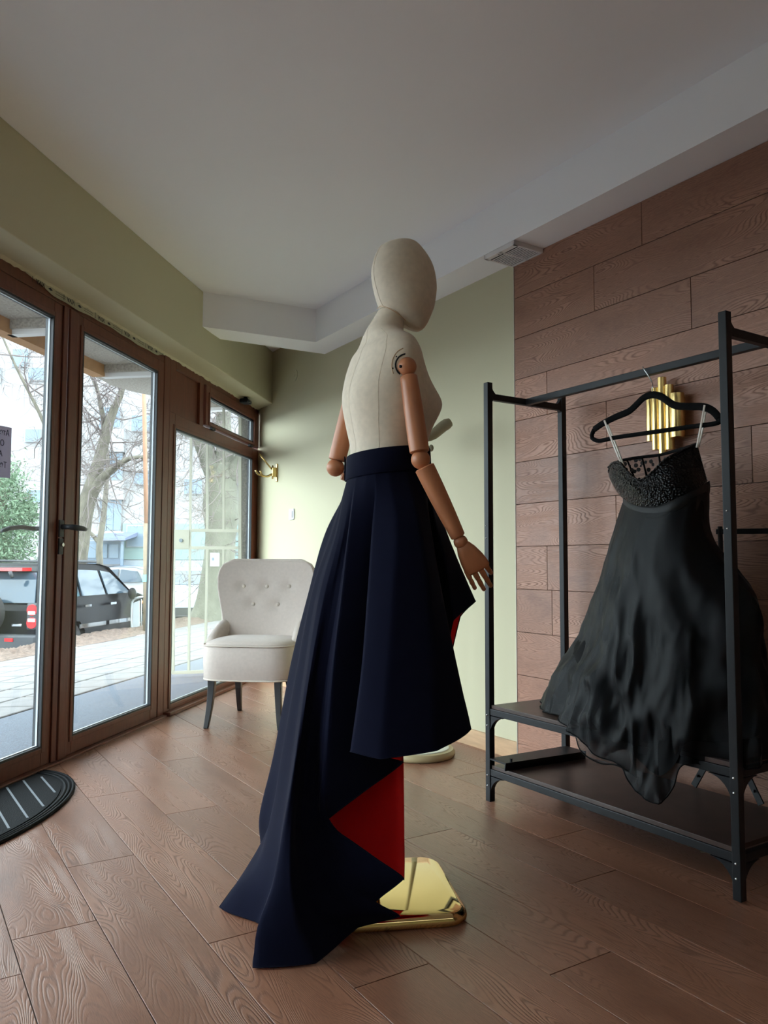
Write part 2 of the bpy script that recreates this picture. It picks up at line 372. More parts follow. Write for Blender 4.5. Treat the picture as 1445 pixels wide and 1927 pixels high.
for k in range(-1, 22):
    o0 = .033+.2*k; j0 = ROWJ.get(k, random.uniform(0, PL))
    n0 = math.floor((-2.4-j0)/PL)
    for n in range(n0, 9):
        u0 = j0+n*PL; uc = u0+PL/2; oc = o0+PW/2
        # local x = +u, local y = -off (right handed with z up)
        poly = [(-PL/2+GAP, -PW/2+GAP), (PL/2-GAP, -PW/2+GAP), (PL/2-GAP, PW/2-GAP), (-PL/2+GAP, PW/2-GAP)]
        c0 = W(uc, oc); ax = T1; ay = Vector((-T1.y, T1.x, 0))
        wp = lambda p: c0+ax*p[0]+ay*p[1]
        def gk(p): return wp(p).dot(N2)+D2F+.03
        def wk(p): return D1-wp(p).dot(N1)
        def nk(p): return wp(p).dot(T1)+2.5
        q = poly
        for kf in (gk, wk, nk):
            q = clip(q, kf)
            if len(q) < 3: break
        if len(q) < 3: continue
        pr = [wp(p) for p in q]
        if max(p.y for p in pr) < .9: continue
        me = full if len(q) == 4 and all(abs(a[0]-b[0])+abs(a[1]-b[1]) < 1e-6 for a, b in zip(q, poly)) else plank_mesh(q, .008, 'plank', M['floor'])
        ob = bpy.data.objects.new('plank', me); COL.objects.link(ob); ob.parent = fl; ob.location = c0; ob.rotation_euler = (0, 0, fl_rot)
# near floor below and behind the camera
nf = MB(); 
tag(MB().prism([(p.x, p.y) for p in (G(U_NEAR, 0), G(.6, 0), W(.2, 0), W(-2.6, 0))], -.0035, -.0005).build('floor_strip', M['floor'], fl), None)
# right wall: plastered part + wood clad part
wr = MB().fbox(W, -2.6, cW+.2, 0, -.15, 0, ZC).build('wall_right', M['green']); tag(wr, None, None, None, 'structure')
gb = MB().fbox(W, -2.6, 2.777, 0, .003, 0, ZB).build('cladding_grout', M['groutw'], wr)
WROW = {11: 2.015, 10: .9, 9: 1.796, 8: 2.56, 7: 2.213, 6: 1.569, 5: .8, 4: 1.2, 3: 2.542, 2: 1.1, 1: 1.75, 0: 1.5}
wm = Matrix((( T1.x, 0, -N1.x, 0), (T1.y, 0, -N1.y, 0), (0, 1, 0, 0), (0, 0, 0, 1)))   # local x=+u, y=up, z=into room
for r in range(12):
    z0, z1 = .2*r, min(.2*r+.2, ZB)
    js = sorted([WROW[r]+n*PL for n in range(-5, 3)])
    e = [-2.5]+[j for j in js if -2.5 < j < 2.74]+[2.775]
    for a, b in zip(e[:-1], e[1:]):
        if b < .2: continue
        hw, hh = (b-a)/2-GAP, (z1-z0)/2-GAP
        me = plank_mesh([(-hw, -hh), (hw, -hh), (hw, hh), (-hw, hh)], .008, 'plank', M['wallwood'])
        ob = bpy.data.objects.new('plank', me); COL.objects.link(ob); ob.parent = wr
        p = W((a+b)/2, .0105, (z0+z1)/2); m = wm.copy(); m.translation = p; ob.matrix_world = m
tag(MB().fbox(W, 2.776, 2.780, 0, .012, 0, ZB).build('trim_1', M['piping']), None, None, None, 'structure')
tag(MB().fbox(W, 2.781, cW, 0, .013, .0, .084).build('baseboard_right', M['base'], bevel=.002), None, None, None, 'structure')
# ceiling, beams
tag(MB().prism([(p.x, p.y) for p in (C3+T1*.4, G(U_NEAR, -.3), W(-2.6, -.2))], ZC, ZC+.1).build('ceiling', M['white']), None, None, None, 'structure')
bp_ = [W(-2.6, -.02), W(4.748, -.02), W(4.748, 0), W(4.80, .749), W(4.60, .944), W(4.52, .190), W(-2.6, .190)]
tag(MB().prism([(p.x, p.y) for p in bp_], ZB, ZC+.02).build('trim_2', M['white']), 'white boxed beam along the top of the wood clad wall', None, None, 'structure')
# glazed wall: header, back wall
tag(MB().fbox(G, U_NEAR, cG+.3, -.12, HDR, ZH, ZC).build('wall_left', M['green'], bevel=.004), None, None, None, 'structure')
pa, pb = G(U_NEAR, 0), W(-2.6, 0); dirb = (pb-pa).normalized(); nb = Vector((dirb.y, -dirb.x, 0)); LB = (pb-pa).length; 
def B(u, off, z=0.): p = pa+dirb*u-nb*off; return V(p.x, p.y, z)      # back wall frame
wb = MB().fbox(B, 0, LB, 0, -.15, 0, ZC).build('wall_back', M['green'])
tag(wb, None, None, None, 'structure')

# ------------------------------------------------------------------ joinery of the glazed wall
def pane(parent, u0, u1, z0, z1, off=-.035, t=.020):
    p = MB().fbox(G, u0, u1, off-.004, off+.004, z0, z1).build('pane', M['glass'], parent)
    g = MB()
    for a, b, c, d in ((u0, u0+t, z0, z1), (u1-t, u1, z0, z1), (u0+t, u1-t, z0, z0+t), (u0+t, u1-t, z1-t, z1)):
        g.fbox(G, a, b, off-.02, off+.02, c, d)
    g.build('gasket', M['gasket'], parent)
    g2 = MB(); t2 = t+.0035
    for a, b, c, d in ((u0+t, u0+t2, z0+t, z1-t), (u1-t2, u1-t, z0+t, z1-t), (u0+t2, u1-t2, z0+t, z0+t2), (u0+t2, u1-t2, z1-t2, z1-t)):
        g2.fbox(G, a, b, off-.0045, off+.0045, c, d)
    g2.build('spacer', M['spacer'], parent)
    return p
def rail(parent, name, u0, u1, z0, z1, o0=-.034, o1=0., bev=.003):
    return MB().fbox(G, u0, u1, o0, o1, z0, z1).build(name, M['frame'], parent, bevel=bev)
def sash(name, u0, u1, z0, z1, gu0, gu1, gz0, gz1, o1=0., goff=-.016, t=.010):
    r = tag(empty(name, G((u0+u1)/2, 0, z0)), None, None, None, 'structure')
    rail(r, 'stile', u0, gu0, z0, z1, -.034, o1); rail(r, 'stile', gu1, u1, z0, z1, -.034, o1)
    rail(r, 'bottom_rail', gu0, gu1, z0, gz0, -.034, o1); rail(r, 'top_rail', gu0, gu1, gz1, z1, -.034, o1)
    b = .022    # glazing bead
    for nm, a, bb, c, d in (('glazing_bead', gu0-b, gu0, gz0-b, gz1+b), ('glazing_bead', gu1, gu1+b, gz0-b, gz1+b), ('glazing_bead', gu0, gu1, gz0-b, gz0), ('glazing_bead', gu0, gu1, gz1, gz1+b)):
        rail(r, nm, a, bb, c, d, -.015, o1+.005, .003)
    pane(r, gu0, gu1, gz0, gz1, goff, t); return r
d1_ = sash('door_1', 2.185, 3.309, .012, 2.125, 2.30, 3.200, .093, 2.052)
d1_['label'] = 'brown framed glass door leaf with a lever handle and a paper notice'
d2_ = sash('door_2', 3.325, 4.330, .012, 2.125, 3.440, 4.245, .093, 2.056)
d2_['label'] = 'brown framed glass door leaf next to the fixed window'
rail(d2_, 'astragal', 3.312, 3.378, .012, 2.125, 0., .014)
rail(d1_, 'astragal', 3.268, 3.305, .012, 2.125, 0., .008)
# guessed windows out of frame; the narrower one is added to brighten the room
for n, (a, b) in enumerate(((1.05, 2.175), (.30, 1.04))):
    sash('window_%d' % (n+3), a, b, 0, 2.13, a+.09, b-.09, .09, 2.05)
w1 = sash('window_1', 4.415, 6.068, 0, 1.845, 4.497, 5.920, .055, 1.757)
rail(w1, 'sill', 4.415, 6.06, 0., .022, 0., .045)
rail(w1, 'blank_panel', 4.50, 4.87, 1.845, 2.15, -.05, -.018)
rail(w1, 'panel_frame', 4.415, 4.50, 1.845, 2.184); rail(w1, 'panel_frame', 4.87, 4.935, 1.845, 2.184); rail(w1, 'panel_frame', 4.50, 4.87, 2.13, 2.184)
w2 = sash('window_2', 4.945, 6.045, 1.858, 2.135, 5.015, 5.925, 1.885, 2.068, .012)
w2['label'] = 'small brown tilting window above the fixed pane'
for u in (5.07, 5.85): MB().fbox(G, u-.03, u+.03, 0, .022, 1.838, 1.856).build('latch', M['gasket'], w2, bevel=.003)
tag(MB().fbox(G, U_NEAR, .29, -.12, HDR, 0, ZH).build('wall_left_near', M['green']), None, None, None, 'structure')
tag(MB().fbox(G, 4.335, 4.410, -.045, .002, 0, ZH).build('trim_3', M['frame'], bevel=.003), None, None, None, 'structure')
tag(MB().fbox(G, U_NEAR, 4.41, -.045, -.004, 2.128, ZH).build('trim_4', M['frame'], bevel=.003), None, None, None, 'structure')
tag(MB().fbox(G, 4.936, 6.068, -.045, -.002, 2.136, ZH).build('trim_5', M['frame'], bevel=.003), None, None, None, 'structure')
tag(MB().fbox(G, U_NEAR, 4.41, -.1, .03, -.004, .011).build('trim_6', M['frame'], bevel=.003), 'brown door threshold', None, None, 'structure')
tag(MB().fbox(G, 6.069, 6.10, -.045, -.004, 0, ZH).build('trim_7', M['frame']), None, None, None, 'structure')
# handle + lock (children of door leaf 1)
h = MB().fbox(G, 3.268, 3.306, .008, .017, 1.035, 1.115).build('handle_plate', M['cartrim'], d1_, bevel=.004)
pts = [G(3.287, .017, 1.083), G(3.287, .05, 1.083), G(3.292, .066, 1.082), G(3.325, .072, 1.080), G(3.375, .07, 1.078), G(3.405, .066, 1.076)]
MB().tube(pts, [.012, .011, .013, .013, .012, .009], 12).build('lever', M['cartrim'], h, smooth=True)
pts = [G(3.287, -.034, 1.075), G(3.287, -.11, 1.075), G(3.27, -.125, 1.075), G(3.20, -.13, 1.078), G(3.12, -.13, 1.07), G(3.06, -.128, 1.055)]
MB().tube(pts, [.010, .010, .011, .011, .011, .008], 12).build('lever', M['cartrim'], h, smooth=True)
lk = MB().fbox(G, 3.270, 3.304, .008, .016, .955, 1.03).build('lock_plate', M['cartrim'], d1_, bevel=.003)
MB().tube([G(3.287, .016, 1.0), G(3.287, .026, 1.0)], .009, 12).build('lock_cylinder', M['steel'], lk)
# installer's tape between frame and reveal
def text(name, s, size, m, parent, origin, ex, ey, ext=.0004, align='CENTER'):
    cu = bpy.data.curves.new(name, 'FONT'); cu.body = s; cu.size = size; cu.extrude = ext; cu.align_x = align; cu.align_y = 'CENTER'
    tmp = bpy.data.objects.new('tmp', cu); COL.objects.link(tmp); bpy.context.view_layer.update()
    me = bpy.data.meshes.new_from_object(tmp.evaluated_get(bpy.context.evaluated_depsgraph_get())); bpy.data.objects.remove(tmp)
    me.materials.clear(); me.materials.append(m)
    o = bpy.data.objects.new(name, me); COL.objects.link(o); o.parent = parent
    ez = ex.cross(ey)
    pp = Vector(origin)-ORG.get(parent.name, Vector((0, 0, 0)))
    o.matrix_local = Matrix(((ex.x, ey.x, ez.x, pp.x), (ex.y, ey.y, ez.y, pp.y), (ex.z, ey.z, ez.z, pp.z), (0, 0, 0, 1)))
    return o
tp = thing('sealing_tape', G(3.6, .004, 2.15), 'pale printed sealing tape reading VIVA along the top of the door frame', 'tape')
us = np.linspace(2.93, 4.36, 60); vs_ = []
for i, u in enumerate(us):
    e = min(1, (u-2.93)/.25, (4.36-u)/.12)
    zlo = 2.181-.034*max(0, e)+.004*math.sin(u*9)+.002*math.sin(u*31)
    vs_ += [G(u, .0015, zlo), G(u, .0025, 2.1835), G(u, .0005, zlo), G(u, .0005, 2.1835)]
fs = []
for i in range(len(us)-1):
    a = i*4; fs += [(a, a+1, a+5, a+4), (a+2, a+6, a+7, a+3), (a, a+4, a+6, a+2), (a+1, a+3, a+7, a+5)]
MB().add(vs_, fs).build('film', M['tape'], tp)
for u in (3.085, 3.325, 3.60, 3.87, 4.14):
    text('lettering', 'VIVA', .031, M['ink'], tp, G(u, .003, 2.166), -T2, V(0, 0, -1))
    for za in (2.158, 2.168): MB().fbox(G, u+.115, u+.195, .0028, .0034, za, za+.0015).build('printed_line', M['ink'], tp)
    MB().add([G(u+.075-.018, .0032, 2.164), G(u+.075, .0032, 2.158), G(u+.075+.018, .0032, 2.164), G(u+.075, .0032, 2.172)], [(0, 1, 2, 3)]).build('printed_mark', M['ink'], tp)
    MB().fbox(G, u-.06, u-.057, .0028, .0034, 2.150, 2.18).build('printed_line', M['ink'], tp)
# ragged plaster edge over frame
rg = MB(); us = np.linspace(.5, 6.05, 220); rnd = RNG.random(220)
vs_ = []
for u, q in zip(us, rnd):
    zl = ZH-.004-.010*q; vs_ += [G(u, -.003, zl), G(u, .02, ZH+.001), G(u, -.003, ZH+.001)]
fs = []
for i in range(219):
    a = i*3; fs += [(a, a+3, a+4, a+1), (a+1, a+4, a+5, a+2), (a+2, a+5, a+3, a)]
tag(rg.add(vs_, fs).build('trim_8', M['green']), 'ragged plaster edge along the top of the window frames', None, None, 'structure')
# paper notice on the door
pp = thing('paper_notice', G(2.78, -.010, 1.38), 'paper notice with mirrored lettering taped to the glass door', 'notice')
sh = MB(); gu = np.linspace(2.60, 2.938, 8); gz = np.linspace(1.272, 1.487, 8)
for sgn in (0, .0006):
    vsq = [G(u, -.0105+sgn+.0012*math.sin(u*20+z*9), z+(u-2.938)*.04) for z in gz for u in gu]
    sh.add(vsq, [(j*8+i, j*8+i+1, j*8+i+9, j*8+i+8) for j in range(7) for i in range(7)])
sh.build('sheet', M['paper'], pp)
for s, z, du_ in (('Ателие', 1.458, .014), ('Онлайн', 1.412, .045), ('As', 1.368, .055), ('Телефон', 1.322, .024), ('0', 1.284, .09)):
    text('lettering', s, .036, M['ink'], pp, G(2.936-du_, -.0075, z), -T2, V(0, 0, 1), .0003, 'LEFT')
#@@FIXTURES
# ------------------------------------------------------------------ small fixtures
sn = thing('motion_sensor', G(5.60, .06, 2.18), 'small black motion sensor under the header above the tilting window', 'sensor')
p = G(5.60, .055, 2.150)
MB().fbox(G, 5.55, 5.65, .02, .09, 2.135, 2.168).build('body', M['blackmetal'], sn, bevel=.012, bseg=3)
MB().tube([G(5.60, .055, 2.165), G(5.60, .055, ZH)], .012, 12).build('stem', M['blackmetal'], sn, smooth=True)
MB().fbox(G, 5.57, 5.63, .088, .095, 2.14, 2.155).build('lens', M['carglass'], sn, bevel=.003)
# switch
sw = thing('light_switch', W(5.245, 0, 1.281), 'white light switch on the green wall below the brass hooks', 'switch')
MB().fbox(W, 5.205, 5.285, 0, .010, 1.241, 1.321).build('plate', M['plastic'], sw, bevel=.003)
MB().fbox(W, 5.222, 5.268, .010, .017, 1.253, 1.309).build('rocker', M['plastic'], sw, bevel=.002)
# painted-over blank cover
cv = thing('wall_cover_cap', W(5.18, 0, 2.26), 'round green painted cover cap high on the wall near the corner', 'cover')
c = onW(555, 706, 0); axw = -N1
MB().tube([c, c+axw*.004], .045, 24).build('disc', M['green'], cv, auto=40)
MB().tube([c+axw*.004, c+axw*.006], .012, 16).build('screw_cap', M['green'], cv, auto=40)
# brass hooks
hk = thing('coat_hook', W(5.53, 0, 1.62), 'brass triple coat hook with a raised arm on the green wall', 'hook')
MB().fbox(W, 5.508, 5.532, 0, .010, 1.548, 1.69).build('back_plate', M['brassold'], hk, bevel=.004)
MB().fbox(W, 5.508, 5.532, .010, .045, 1.585, 1.66).build('knuckle', M['brassold'], hk, bevel=.006)
MB().tube([W(5.52, .04, 1.57), W(5.52, .04, 1.675)], .007, 10).build('pin', M['brassold'], hk, smooth=True)
MB().tube([W(5.525, .045, 1.645), W(5.54, .09, 1.70), W(5.555, .14, 1.765)], [.007, .006, .007], 10).build('raised_arm', M['brassold'], hk, smooth=True)
for dz, L, du in ((.0, .125, .012), (.0, .08, .03)):
    q = [W(5.525, .04, 1.61), W(5.53+du*.3, .04+L*.35, 1.588), W(5.53+du*.7, .04+L*.75, 1.592), W(5.53+du, .04+L, 1.612), W(5.53+du, .04+L*1.05, 1.632)]
    MB().tube(crom(q, 14), [.007]*13+[.009], 10).build('hook_arm', M['brassold'], hk, smooth=True)
# sconce
sc = thing('wall_sconce', W(1.905, 0, 1.49), 'brass wall light of five staggered tubes on the wood clad wall', 'wall light')
MB().fbox(W, 1.83, 1.98, .0095, .022, 1.42, 1.55).build('back_plate', M['brush'], sc, bevel=.003)
for u, za, zb, of, r in ((1.966, 1.395, 1.563, .040, .0165), (1.936, 1.357, 1.597, .047, .0165), (1.903, 1.335, 1.632, .050, .0165), (1.871, 1.35, 1.597, .050, .0165), (1.834, 1.392, 1.557, .054, .026)):
    t = MB().tube([W(u, of, za), W(u, of, zb)], r, 24).build('tube', M['brush'], sc, auto=40)
    MB().tube([W(u, of, zb), W(u, of, zb+.0008)], r*.82, 24).build('tube_mouth', M['dark'], t)
# ceiling vent grille on the beam underside
vt = thing('vent_grille', W(2.675, .095, ZB), 'white louvred vent grille under the beam beside the wood clad wall', 'vent')
z1, z0 = ZB, ZB-.022; ua, ub, oa, ob_ = 2.575, 2.785, .004, .188
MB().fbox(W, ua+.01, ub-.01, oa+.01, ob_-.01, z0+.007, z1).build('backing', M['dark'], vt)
for a, b, c_, d in ((ua, ub, oa, oa+.012), (ua, ub, ob_-.028, ob_), (ua, ua+.012, oa, ob_), (ub-.012, ub, oa, ob_), ((ua+ub)/2-.006, (ua+ub)/2+.006, oa, ob_)):
    MB().fbox(W, a, b, c_, d, z0, z1).build('frame', M['vent'], vt, bevel=.0015)
for i in range(10):
    o_ = oa+.018+i*.0138
    MB().obox(W((ua+ub)/2, o_, z0+.002), T1*(ub-ua)/2*.95, N1*.0034, V(0, 0, .001)).build('louvre', M['vent'], vt)
MB().tube([W(2.70, ob_-.016, z0-.0005), W(2.70, ob_-.016, z0+.001)], .004, 10).build('screw', M['dark'], vt)

# ------------------------------------------------------------------ door mat
mt = thing('door_mat', G(2.55, .25, 0), 'half round black rubber door mat with grey stripes by the glass door', 'door mat')
mc = G(2.42, .05); 
def matpt(a, k=1.): return V(*(G(2.45, .035)+T2*(.72*k*math.cos(a))*1.0+N2*(.40*k*math.sin(a)))[:2], 0)
arc = [matpt(math.pi*i/40) for i in range(41)]
MB().prism([(p.x, p.y) for p in arc], .001, .007).build('base', M['rubber2'], mt, bevel=.002)
for k in (.985, .955, .925):
    pts = [matpt(math.pi*(i+.3)/40.6, k)+V(0, 0, .0075) for i in range(41)]
    MB().tube(pts, .0055, 8).build('ridge', M['rubber2'], mt, smooth=True)
inn = [matpt(math.pi*(i+.8)/41.6, .89) for i in range(41)]
MB().prism([(p.x, p.y) for p in inn], .0071, .0105).build('ribbed_centre', M['rubber'], mt)
sd = (T2*-.72+N2*.70).normalized()
for s in np.arange(-.9, 1.0, .105):
    # stripes run diagonally across the mat, clipped to the inner half oval
    base = G(2.45+s, .035); ts = []
    for t in np.linspace(0, 1.0, 160):
        p = base+sd*t; rel = p-G(2.45, .035); a, b = rel.dot(T2)/.72, rel.dot(N2)/.40
        if a*a+b*b < .86**2 and b > .05: ts.append(t)
    if len(ts) > 8:
        MB().bar(base+sd*ts[0]+V(0, 0, .0112), base+sd*ts[-1]+V(0, 0, .0112), .0075, .0018).build('stripe', M['stripe'], mt)
#@@CHAIR
# ------------------------------------------------------------------ armchair
chx = Vector((.993, -.115, 0)); chf = Vector((-.115, -.993, 0)); CHO = Vector((-.748, 4.60, 0))   # side axis, front axis, base
def C(s, f, z): p = CHO+chx*s+chf*f; return V(p.x, p.y, z)
ch = thing('armchair', CHO, 'cream button back armchair with dark legs beside the window', 'armchair')
def seat_ring(grow, z, n=48, back=-.2, front=.27, hw=.262):
    out = []
    for i in range(n):
        a = 2*math.pi*i/n; ca, sa = math.cos(a), math.sin(a); e = .42 if sa > 0 else .30
        x = math.copysign(abs(ca)**e, ca)*(hw+grow); y = math.copysign(abs(sa)**e, sa)
        y = y*(front+grow) if y > 0 else y*(-back+grow)
        x *= 1-.10*max(0, -y/.2)
        out.append(C(x, y, z))
    return out
MB().loft([seat_ring(-.03, .262), seat_ring(-.006, .264), seat_ring(0, .274), seat_ring(.004, .36), seat_ring(.002, .447), seat_ring(-.004, .455)]).build('seat', M['chair'], ch, smooth=True)
MB().loft([seat_ring(-.004, .455), seat_ring(-.012, .468), seat_ring(-.05, .482), seat_ring(-.12, .490), seat_ring(-.2, .492)]).build('seat_cushion', M['chair'], ch, smooth=True)
def closed_tube(pts, r, name, m, par):
    pts = list(pts)+[pts[0], pts[1]]
    return MB().tube(pts, r, 8, cap=False).build(name, m, par, smooth=True)
closed_tube(seat_ring(.003, .455), .005, 'piping', M['piping'], ch)
closed_tube(seat_ring(-.002, .266), .005, 'piping', M['piping'], ch)
# backrest: curved shell, waisted outline
def bhw(z):
    return float(np.interp(z, [.44, .52, .60, .68, .76, .84, .89, .915, .928], [.235, .235, .248, .27, .292, .300, .288, .262, .225]))
def bpos(s, z, d):      # s in -1..1, d depth behind the face
    x = s*bhw(z); wrap = .07*abs(s)**2.2*(1-.35*(z-.44)/.5)
    f = -.165-(z-.44)*.20+wrap*1.2
    but = 0
    for bs, bz in BUT: but += .016*math.exp(-(((x-bs)/.035)**2+((z-bz)/.032)**2))
    puff = .030*(1-abs(s)**3)
    return C(x, f+(puff-but if d == 0 else -d), z)
BUT = [(-.145, .775), (.0, .773), (.145, .775), (-.078, .665), (.078, .665)]
front = MB(); ns, nz = 40, 44
zs = list(np.linspace(.44, .928, nz))
S_ = np.sin(np.linspace(-math.pi/2, math.pi/2, ns))
vf = [bpos(s, z, 0) for z in zs for s in S_]; vb = [bpos(s*.985, z-.004, .075*(1-.3*abs(s))) for z in zs for s in S_]
nF = len(vf); fs = []
for j in range(nz-1):
    for i in range(ns-1):
        a = j*ns+i; fs += [(a, a+1, a+ns+1, a+ns), (nF+a, nF+a+ns, nF+a+ns+1, nF+a+1)]
for j in range(nz-1):
    for i in (0, ns-1):
        a = j*ns+i; fs.append((a, a+ns, nF+a+ns, nF+a))
for i in range(ns-1):
    for j in (0, nz-1):
        a = j*ns+i; fs.append((a, a+1, nF+a+1, nF+a))
MB().add(vf+vb, fs).build('backrest', M['chair'], ch, smooth=True)
for bs, bz in BUT:
    s = bs/bhw(bz); p = bpos(s, bz, 0)
    MB().ball(p+chf*.003, .0125, 14, 8, (1, .6, 1)).build('button', M['piping'], ch, smooth=True)
edge = [bpos(-1, z, 0) for z in np.linspace(.46, .928, 20)]+[bpos(s, .928, 0)+V(0, 0, .004) for s in np.linspace(-.95, .95, 12)]+[bpos(1, z, 0) for z in np.linspace(.928, .46, 20)]
MB().tube([p-chf*.02 for p in edge], .012, 8).build('piping', M['chair'], ch, smooth=True)
for s in (-1, 1):
    rings = []
    for t in np.linspace(0, 1, 10):
        f = -.20+t*.27; z = .575-.085*t**1.6; rr = .055*(1-.25*t)
        rings.append([C(s*(.232+.02*t)+rr*.75*math.cos(2*math.pi*j/16)*1., f, z-.045+(rr*1.15)*math.sin(2*math.pi*j/16)) for j in range(16)])
    rings.append([C(s*.25+.02*math.cos(2*math.pi*j/16), .085, .445+.02*math.sin(2*math.pi*j/16)) for j in range(16)])
    MB().loft(rings).build('armrest', M['chair'], ch, smooth=True)
for s, f, sp, fp in ((-.19, .22, -.02, .03), (.19, .22, .02, .03), (-.155, -.16, -.025, -.12), (.155, -.16, .025, -.12)):
    rings = []
    for t in np.linspace(0, 1, 8):
        z = .275*(1-t); hw = .0205-.0075*t; k = t**1.8
        c0 = C(s+sp*k, f+fp*k, max(z, .0006))
        rings.append([c0+chx*a*hw+chf*b*hw for a, b in ((-1, -1), (1, -1), (1, 1), (-1, 1))])
    MB().loft(rings).build('leg', M['chairleg'], ch, bevel=.003)

# ------------------------------------------------------------------ coat stand behind the dressed figure
st = thing('coat_stand', V(.165, 3.80, 0), 'beige coat stand with a round base standing behind the dressed figure', 'coat stand')
SP = V(.165, 3.80, 0)
MB().lathe(SP, [(.172, .001), (.180, .008), (.180, .022), (.172, .034), (.150, .036)], 48).build('base', M['standbase'], st, auto=50)
MB().lathe(SP, [(.152, .0362), (.150, .040), (.02, .044)], 48).build('base_disc', M['standtop'], st, auto=50)
MB().tube([SP+V(0, 0, .04), SP+V(0, 0, 1.66)], .016, 16).build('pole', M['stand'], st, smooth=True)
for a, dz, L in ((.25, 1.59, .17), (2.6, 1.59, .15), (4.4, 1.585, .15)):
    d = V(math.cos(a), math.sin(a), 0); b = SP+V(0, 0, dz-.05)
    MB().tube(crom([b, b+d*L*.4+V(0, 0, .01), b+d*L*.8+V(0, 0, .065), b+d*L+V(0, 0, .085)], 10), [.018, .020, .022, .024, .026, .027, .028, .029, .029, .022], 14).build('peg', M['stand'], st, smooth=True)
d = V(.97, .2, 0)
for z in (1.49,):
    b = SP+V(0, 0, z); MB().tube([b, b+d*.06], .009, 10).build('peg_stem', M['stand'], st, smooth=True)
    MB().ball(b+d*.07, .018, 12, 8, (.7, .7, 1)).build('knob', M['stand'], st, smooth=True)
#@@MANNEQUIN
# ------------------------------------------------------------------ mannequin
MY = 2.20
mn = thing('mannequin', V(.02, 2.20, 0), 'linen covered tailor mannequin with jointed wooden arms on a brass plate', 'mannequin')
TH = math.radians(27); FV = V(math.cos(TH), math.sin(TH), 0); SV = V(math.sin(TH), -math.cos(TH), 0)    # facing, its right side (towards the camera)
SECT = [(584, 711, 765, .052), (605, 699, 762, .055), (620, 689, 759, .064), (632, 681, 760, .088), (642, 675, 766, .116), (652, 668, 777, .143), (664, 659, 785, .160),
        (680, 652.5, 791, .174), (700, 647.5, 797, .174), (724, 644.3, 808, .166), (740, 643, 818, .160), (752, 643, 825, .157), (764, 643.6, 828, .154), (775, 645, 826, .151),
        (786, 647, 822, .147), (809, 651.5, 812, .138), (834, 657, 805, .128), (855, 659, 803, .122), (885, 654, 808, .128)]
rings = []; NSEG = 64
for y, xl, xr, b in SECT:
    pl, pr = at(xl, y, MY), at(xr, y, MY); cz = (pl.z+pr.z)/2; e = (pr.x-pl.x)/2; cx = (pl.x+pr.x)/2
    a = math.sqrt(max(e*e-(b*math.sin(TH))**2, (.45*e)**2))/math.cos(TH)
    ring = []
    for j in range(NSEG):
        t = 2*math.pi*j/NSEG; ca, sa = math.cos(t), math.sin(t)
        bust = math.exp(-((y-762)/30)**2); k = 1.
        if ca > 0: k = 1+bust*(.05*math.exp(-((abs(t if t < math.pi else t-2*math.pi)-.55)/.25)**2)-.06*math.exp(-((t if t < math.pi else t-2*math.pi)/.22)**2))
        back = 1-.03*math.exp(-((t-math.pi)/.12)**2) if 660 < y < 860 else 1
        ring.append(V(cx, MY, cz)+FV*a*ca*k*back+SV*b*sa)
    rings.append(ring)
arr = np.array([[tuple(p) for p in r] for r in rings])     # smooth between the sections
dense = np.stack([crom(arr[:, j], 60) for j in range(NSEG)], 1)
MB().loft([[Vector(p) for p in r] for r in dense]).build('torso', M['linen'], mn, smooth=True)
# seams along the torso
def torso_seam(t, n0=6, n1=59, r=.0007, name='seam'):
    j = t/(2*math.pi)*NSEG; j0 = int(j) % NSEG; fr = j-int(j)
    pts = [Vector(dense[i, j0]*(1-fr)+dense[i, (j0+1) % NSEG]*fr) for i in range(n0, n1)]
    MB().tube(pts, r, 6).build(name, M['linen'], mn, smooth=True)
for t in (math.pi, 2.35, 1.35, 3.9): torso_seam(t, 10 if t != math.pi else 4)
# head
HS = [(457.6, 752, 768), (459, 737, 781), (463, 723, 788), (470, 712.5, 795), (480, 707, 803), (492, 702.5, 811), (505, 699.5, 817), (517, 698.4, 820), (537, 700, 822.3), (558, 705, 820.6), (575, 710.5, 817.5), (588, 719, 813), (598, 733, 809), (607, 748, 805), (614, 760, 801), (619, 770, 797), (622.5, 780, 792)]
rings = []
for y, xl, xr in HS:
    pl, pr = at(xl, y, MY), at(xr, y, MY); c0 = (pl+pr)/2; e = (pr.x-pl.x)/2
    bw = .083*min(1, (e/.086))**.8; a = math.sqrt(max(e*e-(bw*math.sin(TH))**2, (.6*e)**2))/math.cos(TH)
    rings.append([c0+FV*a*math.cos(2*math.pi*j/48)+SV*bw*math.sin(2*math.pi*j/48) for j in range(48)])
arr = np.array([[tuple(p) for p in r] for r in rings]); dh = np.stack([crom(arr[:, j], 40) for j in range(48)], 1)
hd = MB().loft([[Vector(p) for p in r] for r in dh]).build('head', M['linen'], mn, smooth=True)
for jj in (0, 24): MB().tube([Vector(dh[i, jj]) for i in range(1, 38)], .0011, 6).build('seam', M['linen'], hd, smooth=True)
# neck seam ring
pn = [at(x, y, Y) for x, y, Y in ((710, 581, 2.19), (718, 576, 2.145), (735, 582, 2.128), (752, 593, 2.13), (764, 604, 2.15))]
MB().tube(crom(pn, 20), .0012, 6).build('neck_seam', M['base'], mn, smooth=True)
